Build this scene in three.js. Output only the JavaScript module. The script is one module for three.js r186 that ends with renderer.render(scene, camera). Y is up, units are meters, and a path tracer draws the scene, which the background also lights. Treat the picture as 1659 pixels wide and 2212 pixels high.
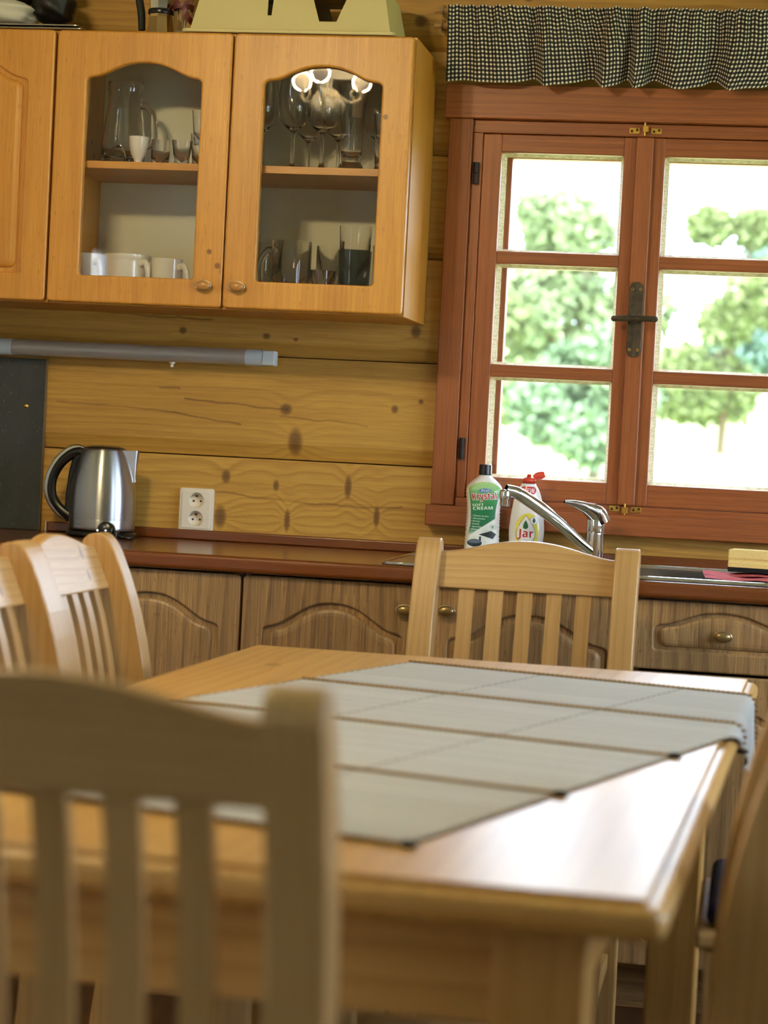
import * as THREE from 'three';
import { RoundedBoxGeometry } from 'three/addons/geometries/RoundedBoxGeometry.js';
import { mergeGeometries, mergeVertices } from 'three/addons/utils/BufferGeometryUtils.js';
import { RectAreaLightUniformsLib } from 'three/addons/lights/RectAreaLightUniformsLib.js';

// ---------------------------------------------------------------- camera, sky, sun, exposure
const scene = new THREE.Scene();
const camera = new THREE.PerspectiveCamera(2 * Math.atan(1106 / 4800) * 180 / Math.PI, 1659 / 2212, 0.05, 300);
camera.rotation.order = 'YXZ';
camera.position.set(0.774, 1.1335, 5.0446);
camera.rotation.set(-0.03223, 0.16618, 0.05022);
camera.focus = 4.75;
camera.userData.fStop = 4.0;
const renderer = new THREE.WebGLRenderer({ antialias: true });
renderer.toneMapping = THREE.LinearToneMapping;
renderer.toneMappingExposure = 1.08;
renderer.shadowMap.enabled = true;
RectAreaLightUniformsLib.init();
const SKY = new THREE.Color().setRGB(11.2, 13.6, 16.4);
scene.background = SKY;
const sun = new THREE.DirectionalLight(new THREE.Color().setRGB(1, 0.95, 0.85), 8);
sun.name = 'sun';
sun.position.set(-9, 22, 9);
sun.target.position.set(0, 0, -8);
sun.castShadow = true;
Object.assign(sun.shadow.camera, { left: -30, right: 30, top: 30, bottom: -30, near: 1, far: 80 });
scene.add(sun, sun.target);

// ---------------------------------------------------------------- helpers
function rng(seed) { let s = seed >>> 0; return () => { s = (s + 0x6D2B79F5) | 0; let t = Math.imul(s ^ (s >>> 15), 1 | s); t = (t + Math.imul(t ^ (t >>> 7), 61 | t)) ^ t; return ((t ^ (t >>> 14)) >>> 0) / 4294967296; }; }
const taken = new Map();
function numbered(n) { const k = taken.get(n) || 0; taken.set(n, k + 1); return k ? `${n}_${String(k).padStart(3, '0')}` : n; }
function shade(o) { o.castShadow = true; o.receiveShadow = true; return o; }
function thing(name, label, category, pos = [0, 0, 0], turn = 0, group) {
  const o = new THREE.Group(); o.name = numbered(name); scene.add(o);
  o.position.set(...pos); o.rotation.y = turn; o.userData = { label, category }; if (group) o.userData.group = group;
  return o;
}
function struct(name, label, category) { const o = thing(name, label, category); o.userData.kind = 'structure'; return o; }
function part(name, geo, mat, parent, label) {
  const m = shade(new THREE.Mesh(Array.isArray(geo) ? join(geo) : geo, mat)); m.name = name; parent.add(m);
  if (label) m.userData.label = label;
  return m;
}
function join(gs) {
  return mergeGeometries(gs.map(g => { let n = g.index ? g.toNonIndexed() : g; if (!n.attributes.uv) n.setAttribute('uv', new THREE.BufferAttribute(new Float32Array(n.attributes.position.count * 2), 2)); for (const k of Object.keys(n.attributes)) if (!['position', 'normal', 'uv'].includes(k)) n.deleteAttribute(k); return n; }));
}
function dup(root, label) { const r = root.clone(); r.name = numbered(root.name.replace(/_\d{3}$/, '')); r.userData = { ...root.userData }; if (label) r.userData.label = label; scene.add(r); return r; }
function bx(w, h, d, x, y, z, r = 0.002, seg = 1) {
  const g = r > 0 ? new RoundedBoxGeometry(w, h, d, seg, Math.min(r, w / 2.01, h / 2.01, d / 2.01)) : new THREE.BoxGeometry(w, h, d);
  g.translate(x, y, z); return g;
}
// box from min/max corners
function bb(x0, x1, y0, y1, z0, z1, r = 0.002) { return bx(x1 - x0, y1 - y0, z1 - z0, (x0 + x1) / 2, (y0 + y1) / 2, (z0 + z1) / 2, r); }
// uv in metres, grain along the axis
const AX = { x: 0, y: 1, z: 2 };
function wuv(geo, grain, tw, th, ou = 0, ov = 0) {
  const g = geo.index ? geo.toNonIndexed() : geo, p = g.attributes.position, n = g.attributes.normal, uv = new Float32Array(p.count * 2), a = AX[grain], rest = [0, 1, 2].filter(k => k !== a);
  for (let i = 0; i < p.count; i++) {
    const P = [p.getX(i), p.getY(i), p.getZ(i)], N = [Math.abs(n.getX(i)), Math.abs(n.getY(i)), Math.abs(n.getZ(i))];
    let u = P[a], v;
    if (N[a] > 0.8) { u = P[rest[0]] * 0.3; v = P[rest[1]]; }
    else v = N[rest[0]] > N[rest[1]] ? P[rest[1]] : P[rest[0]];
    uv[2 * i] = u / tw + ou; uv[2 * i + 1] = v / th + ov;
  }
  g.setAttribute('uv', new THREE.BufferAttribute(uv, 2)); return g;
}
function lathe(pts, seg = 40) { return new THREE.LatheGeometry(pts.map(p => new THREE.Vector2(p[0], p[1])), seg); }
function tube(pts, r, seg = 32, rad = 10, closed = false) { return new THREE.TubeGeometry(new THREE.CatmullRomCurve3(pts.map(p => new THREE.Vector3(...p)), closed), seg, r, rad, closed); }
function extr(shape, depth, bevel = 0.002, seg = 2, curve = 16) { return new THREE.ExtrudeGeometry(shape, { depth: depth - 2 * bevel, bevelEnabled: bevel > 0, bevelThickness: bevel, bevelSize: bevel, bevelOffset: -bevel, bevelSegments: seg, curveSegments: curve }).translate(0, 0, bevel); }
// swept tube with varying radius and elliptical section
function sweep(pts, radii, flat = 1, seg = 40, rad = 14) {
  const c = new THREE.CatmullRomCurve3(pts.map(p => new THREE.Vector3(...p))), g = new THREE.TubeGeometry(c, seg, 1, rad), P = g.attributes.position, fr = c.computeFrenetFrames(seg);
  for (let i = 0; i <= seg; i++) {
    const t = i / seg, q = c.getPointAt(t), f = t * (radii.length - 1), k = Math.min(Math.floor(f), radii.length - 2), r = radii[k] + (radii[k + 1] - radii[k]) * (f - k);
    for (let j = 0; j <= rad; j++) { const a = j / rad * Math.PI * 2, v = fr.normals[i].clone().multiplyScalar(-Math.cos(a) * r).addScaledVector(fr.binormals[i], Math.sin(a) * r * flat); P.setXYZ(i * (rad + 1) + j, q.x + v.x, q.y + v.y, q.z + v.z); }
  }
  g.computeVertexNormals(); return g;
}
function grid(nu, nv, f) { // f(u,v) -> [x,y,z, uu?, vv?]
  const pos = [], uv = [], idx = [];
  for (let j = 0; j <= nv; j++) for (let i = 0; i <= nu; i++) { const q = f(i / nu, j / nv); pos.push(q[0], q[1], q[2]); uv.push(q[3] ?? i / nu, q[4] ?? j / nv); }
  for (let j = 0; j < nv; j++) for (let i = 0; i < nu; i++) { const a = j * (nu + 1) + i, b = a + 1, c = a + nu + 1, d = c + 1; idx.push(a, b, d, a, d, c); }
  const g = new THREE.BufferGeometry(); g.setAttribute('position', new THREE.Float32BufferAttribute(pos, 3)); g.setAttribute('uv', new THREE.Float32BufferAttribute(uv, 2)); g.setIndex(idx); g.computeVertexNormals(); return g;
}

// ---------------------------------------------------------------- noise and wood
const PERM = (() => { const r = rng(77), t = new Float32Array(65536); for (let i = 0; i < t.length; i++) t[i] = r(); return t; })();
function n2(x, y) { const xi = Math.floor(x), yi = Math.floor(y); let fx = x - xi, fy = y - yi; fx = fx * fx * (3 - 2 * fx); fy = fy * fy * (3 - 2 * fy); const h = (a, b) => PERM[((a * 7919 + b * 104729) ^ (b * 13)) & 65535]; const a = h(xi, yi), b = h(xi + 1, yi), c = h(xi, yi + 1), d = h(xi + 1, yi + 1); return a + (b - a) * fx + (c - a) * fy + (a - b - c + d) * fx * fy; }
const fbm = (x, y) => n2(x, y) * 0.55 + n2(x * 2.1 + 9, y * 2.1 + 5) * 0.28 + n2(x * 4.3 + 3, y * 4.3 + 17) * 0.17;
const hex = h => { const c = parseInt(h.slice(1), 16); return [c >> 16, (c >> 8) & 255, c & 255]; };
function dataTex(W, H, f, srgb = true) {
  const d = new Uint8Array(W * H * 4);
  for (let j = 0; j < H; j++) for (let i = 0; i < W; i++) { const c = f(i, j), k = (j * W + i) * 4; d[k] = c[0]; d[k + 1] = c[1]; d[k + 2] = c[2]; d[k + 3] = 255; }
  const t = new THREE.DataTexture(d, W, H); t.magFilter = THREE.LinearFilter; t.minFilter = THREE.LinearMipmapLinearFilter; t.generateMipmaps = true; t.wrapS = t.wrapT = THREE.MirroredRepeatWrapping; if (srgb) t.colorSpace = THREE.SRGBColorSpace; t.needsUpdate = true; return t;
}
const mix = (a, b, t) => [a[0] + (b[0] - a[0]) * t, a[1] + (b[1] - a[1]) * t, a[2] + (b[2] - a[2]) * t];
// colour of wood at u (along the grain) and v (across), metres
function woodAt(o, u, v) {
  let w = v, dark = 0;
  for (const k of o.knots || []) {
    const du = (u - k[0]) / k[2], dv = (v - k[1]) / k[3], d2 = du * du + dv * dv;
    if (d2 > 90) continue;
    w += Math.exp(-(du * du * 0.09 + Math.abs(dv) * 0.35)) * k[3] * 1.6 * Math.tanh(dv * 1.5);
    if (d2 < 6) { const d = Math.sqrt(d2); dark = Math.max(dark, d < 0.85 ? 1 - 0.25 * d : Math.max(0, 0.75 - (d - 0.85) * 1.3)); }
  }
  w += (fbm(u * 1.1 + o.s, v * 5) - 0.5) * o.wave;
  const w0 = w * o.rings, r = w0 + (fbm(u * 0.55 + o.s * 3, v * 2.2 + 4) - 0.5) * o.swirl + 1.1 * n2(w0 * 0.43 + o.s, u * 0.25) + 0.5 * n2(w0 * 1.7, u * 0.6 + o.s), f = r - Math.floor(r);
  const late = Math.pow(f, 3) * (1 - Math.pow(f, 24));
  const fib = n2(u * 30 + o.s, v * 1400) * 0.5 + n2(u * 9, v * 520 + o.s) * 0.5;
  const tone = fbm(u * 0.9 + o.s * 7, v * 7 + o.s);
  let t = o.ringAmt * late * (0.25 + 1.1 * n2(w0 * 0.3 + 7, u * 0.5 + o.s)) + o.fibre * (fib - 0.5) + o.tone * (tone - 0.5) + 0.28;
  t = Math.max(0, Math.min(1, t));
  let c = mix(o.a, o.b, t);
  if (o.specks) { const s = n2(u * 60 + 7, v * 260 + 3); if (s > 0.83) c = mix(c, o.b, (s - 0.83) * o.specks); }
  if (dark > 0) c = mix(c, o.k, dark * (o.kAmt ?? 0.8));
  return c;
}
function woodTex(W, H, mw, mh, o) { o = { s: 1, wave: 0.03, rings: 60, swirl: 1.5, ringAmt: 0.5, fibre: 0.5, tone: 0.6, ...o }; o.a = hex(o.a); o.b = hex(o.b); o.k = hex(o.k || '#3a1c08'); return dataTex(W, H, (i, j) => woodAt(o, i / W * mw, j / H * mh)); }
const P = (o) => new THREE.MeshPhysicalMaterial(o), S = (o) => new THREE.MeshStandardMaterial(o);
const lin = (r, g, b) => new THREE.Color().setRGB(r, g, b);

// wall boards: one sheet of pine, the knots where the boards have them (x, y metres on the wall)
const SEAM = [0.602, 0.840, 1.077, 1.314, 1.552, 1.789, 2.026, 2.264, 2.502];
const WX0 = -2.0, WY0 = 0.55, WW = 4.2, WH = 2.0;
const wallKnots = [[-0.315, 1.193, .012, .011], [-0.29, 1.118, .014, .026], [-.06, 1.205, .007, .008], [0, 1.225, .005, .005], [-0.45, 1.03, .009, .013], [-0.33, 1.015, .006, .011], [-0.16, 1.02, .007, .022], [-.46, .935, .012, .022], [-.30, .935, .006, .022], [-.09, .955, .006, .02], [-.57, 1.365, .008, .007], [-.37, 1.36, .008, .006], [-.30, 1.355, .005, .004], [-.02, 1.385, .01, .012], [-.045, 2.092, .012, .012], [0.2, 2.15, .01, .008], [.62, 2.17, .012, .01], [-.9, 2.12, .015, .012]];
const wallCracks = [[[-0.87, 1.187], [-0.62, 1.178], [-0.42, 1.150]], [[-0.56, 1.207], [-0.45, 1.198], [-0.31, 1.192]], [[-0.33, 1.176], [-0.2, 1.170], [-0.12, 1.164]], [[-0.55, 0.998], [-0.38, 0.985], [-0.16, 0.975], [-0.03, 0.98]], [[-0.62, 1.232], [-0.57, 1.230]], [[-0.75, 1.40], [-0.5, 1.392]]];
const wallTex = (() => {
  const opts = SEAM.map((y, i) => ({ s: 3.7 * i + 1.3, wave: 0.05, rings: 38 + 9 * (i % 3), swirl: 2.2, ringAmt: 0.34, fibre: 0.34, tone: 0.85, kAmt: 0.6, a: hex(i % 2 ? '#d2a64c' : '#c99d44'), b: hex(i % 2 ? '#86581c' : '#7d5119'), k: hex('#3c200d') }));
  return dataTex(2048, 1024, (i, j) => {
    const x = i / 2048 * WW + WX0, y = j / 1024 * WH + WY0; let b = 0; while (b < SEAM.length - 1 && SEAM[b + 1] < y) b++;
    opts[b].knots = wallKnots.filter(k => k[1] > SEAM[b] && k[1] < (SEAM[b + 1] || 9) && Math.abs(k[0] - x) < 0.25);
    let c = woodAt(opts[b], x, y);
    for (const L of wallCracks) for (let q = 0; q < L.length - 1; q++) { const [ax, ay] = L[q], [bx2, by2] = L[q + 1]; if (x < ax || x > bx2) continue; const t = (x - ax) / (bx2 - ax), d = Math.abs(y + 0.009 * (fbm(x * 16, 3) - 0.5) - (ay + (by2 - ay) * t)); if (d < 0.0032) c = mix(c, [70, 40, 14], (0.15 + 0.55 * n2(x * 14, y * 40)) * (1 - d / 0.0032)); }
    return c;
  });
})();
const M = {};
M.plaster = S({ map: dataTex(256, 256, (i, j) => { const t = fbm(i / 30, j / 30) * 0.7 + n2(i / 2, j / 2) * 0.3; return mix([226, 226, 220], [208, 208, 200], t); }), roughness: 0.9 });
M.wall = S({ map: wallTex, roughness: 0.55 });
M.rearWall = S({ map: woodTex(512, 512, 2, 1, { a: '#b98d4e', b: '#7a5427', s: 4, knots: [[.4, .3, .02, .02], [1.4, .7, .02, .02]] }), roughness: 0.6 });
const TX = {
  door: woodTex(1024, 512, 1.0, 0.5, { a: '#dfa040', b: '#9c5f14', s: 2.2, rings: 18, swirl: 3.6, wave: 0.06, ringAmt: 0.20, fibre: 0.42, tone: 0.55, specks: 2, knots: [[.13, .07, .006, .006], [.16, .09, .005, .005]], k: '#6b3e17' }),
  base: woodTex(1024, 512, 1.0, 0.5, { a: '#c09a66', b: '#644a30', s: 8.2, rings: 30, swirl: 3.0, wave: 0.05, ringAmt: 0.45, fibre: 0.75, tone: 0.7, specks: 3 }),
  trim: woodTex(1024, 256, 1.2, 0.3, { a: '#ab602a', b: '#66320f', s: 5.2, rings: 60, swirl: 1.4, wave: 0.03, ringAmt: 0.30, fibre: 0.55, tone: 0.5, knots: [[.61, .09, .008, .005]], k: '#2a0e06' }),
  top: woodTex(1024, 512, 1.4, 0.7, { a: '#80461f', b: '#532b10', s: 9.1, rings: 16, swirl: 3, wave: 0.08, ringAmt: 0.22, fibre: 0.25, tone: 0.5 }),
  chair: woodTex(1024, 512, 0.8, 0.4, { a: '#caa46a', b: '#8e6430', s: 6.4, rings: 55, swirl: 2.4, wave: 0.05, ringAmt: 0.34, fibre: 0.28, tone: 0.4, knots: [[.30, .118, .006, .010], [.30, .080, .005, .008], [.62, .30, .008, .01]], k: '#6a5238' }),
  table: woodTex(1024, 1024, 2.2, 1.0, { a: '#daae66', b: '#a47434', s: 7.7, rings: 34, swirl: 2.5, wave: 0.05, ringAmt: 0.4, fibre: 0.25, tone: 0.55, knots: [[.20, .12, .02, .012], [.33, .25, .018, .01], [.17, .28, .012, .01], [1.1, .6, .02, .015], [1.6, .2, .02, .012]], k: '#8a5a28' }),
  floor: woodTex(1024, 512, 2.4, 1.0, { a: '#543620', b: '#2c1a0e', s: 11, rings: 20, tone: 0.6 }),
};
M.door = P({ map: TX.door, roughness: 0.42, clearcoat: 0.15, clearcoatRoughness: 0.3 });
M.base = P({ map: TX.base, roughness: 0.42, clearcoat: 0.15, clearcoatRoughness: 0.3 });
M.trim = P({ map: TX.trim, roughness: 0.45, clearcoat: 0.15, clearcoatRoughness: 0.35 });
M.top = P({ map: TX.top, roughness: 0.22, clearcoat: 0.3, clearcoatRoughness: 0.12 });
M.chair = P({ map: TX.chair, roughness: 0.42, clearcoat: 0.2, clearcoatRoughness: 0.25 });
M.table = P({ map: TX.table, roughness: 0.40, clearcoat: 0.22, clearcoatRoughness: 0.28, specularIntensity: 0.8 });
M.floor = P({ map: TX.floor, roughness: 0.4 });
M.backPanel = S({ color: '#e6e4c8', roughness: 0.6 });
M.pane = P({ color: 0xffffff, transmission: 1, roughness: 0, thickness: 0, ior: 1.5 });
M.glass = P({ color: '#ffffff', transmission: 1, roughness: 0.0, thickness: 0.002, ior: 1.46 });
M.smoke = P({ color: '#c2c7cb', transmission: 1, roughness: 0.0, thickness: 0, ior: 1.5 });
M.china = P({ color: '#e9e4d6', roughness: 0.22, clearcoat: 0.6, clearcoatRoughness: 0.08 });
M.steel = P({ color: '#b2b4b6', metalness: 1, roughness: 0.32, anisotropy: 0.85, anisotropyRotation: Math.PI / 2 });
M.chrome = P({ color: '#d6d6d8', metalness: 1, roughness: 0.07 });
M.sink = P({ color: '#c4c2be', metalness: 1, roughness: 0.2 });
M.brass = P({ color: '#c9a24e', metalness: 1, roughness: 0.35 });
M.knobMetal = P({ color: '#b9a88c', metalness: 0.9, roughness: 0.3 });
M.knobWood = P({ color: '#b8813f', roughness: 0.3, clearcoat: 0.6 });
M.knobBase = P({ color: '#9a8256', metalness: 0.7, roughness: 0.3 });
M.bronze = P({ map: dataTex(128, 128, (i, j) => { const t = fbm(i / 18, j / 14); return mix([58, 48, 34], [120, 106, 80], Math.pow(t, 1.6)); }), metalness: 0.5, roughness: 0.55 });
M.blackMetal = S({ color: '#1d1816', roughness: 0.5, metalness: 0.3 });
M.blackPlastic = P({ color: '#0c0c0e', roughness: 0.28 });
M.putty = S({ map: dataTex(128, 128, (i, j) => { const t = fbm(i / 5, j / 9); return mix([226, 214, 178], [176, 160, 118], t * t * 1.4); }), roughness: 0.8 });
M.white = P({ color: '#ece4d2', roughness: 0.35 });
M.screw = S({ color: '#4d4126', roughness: 0.4, metalness: 0.8 });
M.dark = S({ color: '#14100d', roughness: 0.8 });
let wk = 0;
const off = () => { wk++; return [(wk * 0.377) % 1, (wk * 0.613) % 1]; };
const wDoor = (g, a) => wuv(g, a, 1.0, 0.5, ...off()), wBase = (g, a) => wuv(g, a, 1.0, 0.5, ...off()), wTrim = (g, a) => wuv(g, a, 1.2, 0.3, ...off()), wTop = (g, a) => wuv(g, a, 1.4, 0.7, 0.2, 0.1), wChair = (g, a, o) => wuv(g, a, 0.8, 0.4, ...(o || off()));

// ---------------------------------------------------------------- room shell
const RX0 = -2.0, RX1 = 2.25, RZ1 = 6.2, RH = 2.62;
const WIN = { x0: 0.096, x1: 0.876, y0: 0.985, y1: 1.872 };   // opening of the window in the back wall
{
  const w = struct('wall_back', 'timber wall of horizontal pine boards behind the kitchen worktop', 'wall');
  const bev = 0.036, dep = 0.014;
  const board = (x0, x1, y0, y1, full) => {
    const s = new THREE.Shape();
    s.moveTo(-0.14, y0 + 0.0015); s.lineTo(full ? -dep : 0, y0 + 0.0015); s.lineTo(0, y0 + (full ? bev : 0.0016)); s.lineTo(0, y1 - 0.0015); s.lineTo(-0.14, y1 - 0.0015);
    const g = new THREE.ExtrudeGeometry(s, { depth: x1 - x0, bevelEnabled: false });
    const p = g.attributes.position, n = g.attributes.normal, uv = g.attributes.uv;
    for (let i = 0; i < p.count; i++) { const z = p.getX(i), x = p.getZ(i) + x0; p.setXYZ(i, x, p.getY(i), z); const nx = n.getX(i), nz = n.getZ(i); n.setXYZ(i, nz, n.getY(i), nx); uv.setXY(i, (x - WX0) / WW, (p.getY(i) - WY0) / WH); }
    for (let i = 0; i < p.count; i += 3) { for (const at of [p, n]) { const a = [at.getX(i + 1), at.getY(i + 1), at.getZ(i + 1)]; at.setXYZ(i + 1, at.getX(i + 2), at.getY(i + 2), at.getZ(i + 2)); at.setXYZ(i + 2, ...a); } const u = [uv.getX(i + 1), uv.getY(i + 1)]; uv.setXY(i + 1, uv.getX(i + 2), uv.getY(i + 2)); uv.setXY(i + 2, ...u); }
    part('wall_board', g, M.wall, w);
  };
  const ys = [0, 0.127, 0.365, ...SEAM, RH + 0.05];
  for (let i = 0; i < ys.length - 1; i++) {
    const y0 = ys[i], y1 = ys[i + 1];
    if (y1 <= WIN.y0 || y0 >= WIN.y1) { board(RX0, RX1, y0, y1, true); continue; }
    board(RX0, WIN.x0, y0, y1, true); board(WIN.x1, RX1, y0, y1, true);
    if (y0 < WIN.y0) board(WIN.x0, WIN.x1, y0, WIN.y0, true);
    if (y1 > WIN.y1) board(WIN.x0, WIN.x1, WIN.y1, y1, false);
  }
  part('log_core', [bb(RX0, WIN.x0, 0, RH, -0.2, -0.141, 0), bb(WIN.x1, RX1, 0, RH, -0.2, -0.141, 0), bb(WIN.x0, WIN.x1, 0, WIN.y0, -0.2, -0.141, 0), bb(WIN.x0, WIN.x1, WIN.y1, RH, -0.2, -0.141, 0)], M.rearWall, w);
}
part('floor_slab', wuv(bb(RX0 - 0.3, RX1 + 0.3, -0.12, 0, -0.3, RZ1 + 0.3, 0), 'z', 2.4, 1.0), M.floor, struct('floor', 'brown wooden floor under the dining table', 'floor'));
part('ceiling_slab', wuv(bb(RX0 - 0.3, RX1 + 0.3, RH, RH + 0.12, -0.3, RZ1 + 0.3, 0), 'z', 2, 1), M.plaster, struct('ceiling', 'white ceiling above the kitchen', 'ceiling'));
// the wall behind the camera and the wall on the window side, each with a window opening
function wallWithHole(name, label, axis, at, a0, a1, holes) {
  const w = struct(name, label, 'wall'), gs = []; const t = 0.16;
  const add = (p0, p1, y0, y1) => { if (p1 - p0 > 0.001 && y1 - y0 > 0.001) gs.push(axis === 'x' ? wuv(bb(at, at + t, y0, y1, p0, p1, 0), 'z', 2, 1) : wuv(bb(p0, p1, y0, y1, at, at + t, 0), 'x', 2, 1)); };
  let p = a0;
  for (const h of holes) { add(p, h[0], 0, RH); add(h[0], h[1], 0, h[2]); add(h[0], h[1], h[3], RH); p = h[1]; }
  add(p, a1, 0, RH);
  part('wall_panel', gs, M.plaster, w);
}
const HL = [4.2, 5.2, 0.92, 1.95], HR = [[0.6, 1.75, 0.92, 1.95], [2.0, 2.95, 0.92, 1.95]], HB = [];
wallWithHole('wall_right', 'white plastered wall with windows beside the dining table', 'x', RX1, -0.14, RZ1, HR);
wallWithHole('wall_left', 'white plastered wall with a window at the cooker side of the room', 'x', RX0 - 0.16, -0.14, RZ1, [HL]);
wallWithHole('wall_front', 'white plastered wall facing the kitchen', 'z', RZ1, RX0, RX1, HB);
function plainWindow(name, label, axis, at, h) {
  const w = struct(name, label, 'window'); const [a0, a1, y0, y1] = h, f = 0.06, B = (p0, p1, q0, q1, d0, d1) => axis === 'x' ? bb(at + d0, at + d1, q0, q1, p0, p1, 0.003) : bb(p0, p1, q0, q1, at + d0, at + d1, 0.003), ax = axis === 'x' ? 'z' : 'x', mid = (a0 + a1) / 2;
  part('frame', [wTrim(B(a0, a0 + f, y0, y1, 0.02, 0.08), 'y'), wTrim(B(a1 - f, a1, y0, y1, 0.02, 0.08), 'y'), wTrim(B(a0 + f, a1 - f, y0, y0 + f, 0.02, 0.08), ax), wTrim(B(a0 + f, a1 - f, y1 - f, y1, 0.02, 0.08), ax), wTrim(B(mid - 0.04, mid + 0.04, y0 + f, y1 - f, 0.02, 0.08), 'y')], M.trim, w);
  for (const s of [0, 1]) { part('pane', B(s ? mid + 0.04 : a0 + f, s ? a1 - f : mid - 0.04, y0 + f, y1 - f, 0.048, 0.0485), M.pane, w); for (const k of [1, 2]) part('muntin', wTrim(B(s ? mid + 0.04 : a0 + f, s ? a1 - f : mid - 0.04, y0 + f + (y1 - y0 - 2 * f) * k / 3 - 0.014, y0 + f + (y1 - y0 - 2 * f) * k / 3 + 0.014, 0.03, 0.07), ax), M.trim, w); }
}
plainWindow('window_2', 'red-brown casement window in the side wall by the worktop', 'x', RX1, HR[0]);
plainWindow('window_3', 'red-brown casement window in the side wall far from the worktop', 'x', RX1, HR[1]);

plainWindow('window_4', 'red-brown casement window in the wall opposite the side windows', 'x', RX0 - 0.16, HL);

// ---------------------------------------------------------------- window over the sink
{
  const w = struct('window_1', 'red-brown timber casement window with six panes over the sink', 'window');
  const t = (g, a) => wTrim(g, a), X0 = 0.028, X1 = 0.944, XC = 0.481;
  part('head_casing', t(bb(X0, X1, 1.872, 1.948, 0.001, 0.036), 'x'), M.trim, w);
  part('side_casing', t(bb(0.039, 0.092, 0.994, 1.871, 0.001, 0.03), 'y'), M.trim, w);
  part('side_casing', t(bb(0.880, 0.933, 0.994, 1.871, 0.001, 0.03), 'y'), M.trim, w);
  part('sill_board', t(bb(X0 + 0.002, X1, 0.946, 0.993, 0.001, 0.044, 0.003), 'x'), M.trim, w);
  // fixed frame
  part('frame_head', t(bb(WIN.x0 - 0.004, WIN.x1 + 0.004, 1.842, 1.871, -0.13, 0.014), 'x'), M.trim, w);
  part('frame_sill', t(bb(WIN.x0 - 0.004, WIN.x1 + 0.004, 0.986, 1.012, -0.13, 0.018), 'x'), M.trim, w);
  part('frame_jamb', t(bb(0.0925, 0.115, 1.012, 1.842, -0.13, 0.014), 'y'), M.trim, w);
  part('frame_jamb', t(bb(0.857, 0.8795, 1.012, 1.842, -0.13, 0.014), 'y'), M.trim, w);
  const prism = (P) => { const g = new THREE.BufferGeometry(), v = []; const f = (...k) => { for (let i = 1; i < k.length - 1; i++) for (const q of [k[0], k[i], k[i + 1]]) v.push(...P[q]); }; f(0, 1, 2); f(3, 5, 4); f(0, 3, 4, 1); f(1, 4, 5, 2); f(2, 5, 3, 0); g.setAttribute('position', new THREE.Float32BufferAttribute(v, 3)); g.computeVertexNormals(); return wuv(g, 'y', 0.06, 0.06); };
  const puttyBead = (L, q, p, R, z) => { const w = 0.010, t = 0.0065, d = 0.015; return [
    prism([[L, p, z], [L + w, p, z], [L, p, z + d], [L, q, z], [L + w, q, z], [L, q, z + d]]),
    prism([[R, p, z], [R, p, z + d], [R - w * 0.7, p, z], [R, q, z], [R, q, z + d], [R - w * 0.7, q, z]]),
    prism([[L, q, z], [L, q, z + d], [L, q - t, z], [R, q, z], [R, q, z + d], [R, q - t, z]]),
    prism([[L, p, z], [L, p + t, z], [L, p, z + d], [R, p, z], [R, p + t, z], [R, p, z + d]])]; };
  const sash = (a, b, sl, sr, z0, z1, outer) => { // stiles and rails
    const y0 = 1.013, y1 = 1.841, br = 0.05, tr = 0.042, gl = outer ? 0.030 : 0;
    const L = a + sl, R = b - sr, B = y0 + br, T = y1 - tr;
    const s = part(outer ? 'outer_sash' : 'sash', t(bb(a, L, y0, y1, z0, z1, 0.003), 'y'), M.trim, w);
    part('stile', t(bb(R, b, y0, y1, z0, z1, 0.003), 'y'), M.trim, s);
    part('rail', t(bb(L - .001, R + .001, y0, B, z0 + .001, z1 - .001, 0.003), 'x'), M.trim, s); part('rail', t(bb(L - .001, R + .001, T, y1, z0 + .001, z1 - .001, 0.003), 'x'), M.trim, s);
    const m = [1.305, 1.562], hm = 0.0145;
    for (const y of m) part('muntin', t(bb(L - 0.001, R + 0.001, y - hm, y + hm, z0 + 0.006, z1 - 0.001, 0.003), 'x'), M.trim, s);
    const ys = [[B, m[0] - hm], [m[0] + hm, m[1] - hm], [m[1] + hm, T]];
    for (const [p, q] of ys) {
      part('pane', bb(L, R, p, q, z0 + 0.008, z0 + 0.0085, 0), M.pane, s);
      if (!outer) { // sloping beads
        const zz = z0 + 0.009;
        part('glazing_putty', puttyBead(L, q, p, R, zz), M.putty, s, 'cracked cream glazing putty');
      }
    }
  };
  sash(0.1155, 0.4805, 0.043, 0.046, -0.032, 0.010, false);
  sash(0.4815, 0.8565, 0.046, 0.043, -0.032, 0.010, false);
  sash(0.1155, 0.4805, 0.058, 0.050, -0.125, -0.090, true);
  sash(0.4815, 0.8565, 0.050, 0.058, -0.125, -0.090, true);
  part('cover_strip', t(bb(XC - 0.019, XC + 0.021, 1.0135, 1.8405, 0.0102, 0.024, 0.004), 'y'), M.trim, w, 'raised strip covering the joint of the sashes');
  // espagnolette
  const pl = new THREE.Shape(); const pw = 0.0165, ph = 0.068; pl.moveTo(-pw, -ph + 0.0); pl.absarc(0, -ph, pw, Math.PI, 2 * Math.PI); pl.lineTo(pw, ph); pl.absarc(0, ph, pw, 0, Math.PI); pl.lineTo(-pw, -ph);
  const plate = part('handle_plate', wuv(extr(pl, 0.006, 0.0018).translate(XC, 1.432, 0.0242), 'y', 0.09, 0.07), M.bronze, w, 'mottled dark bronze handle plate');
  part('lever', tube([[XC - 0.046, 1.431, 0.054], [XC - 0.02, 1.432, 0.055], [XC + 0.02, 1.433, 0.055], [XC + 0.046, 1.433, 0.054]], 0.0068, 20, 14), M.bronze, plate);
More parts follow.
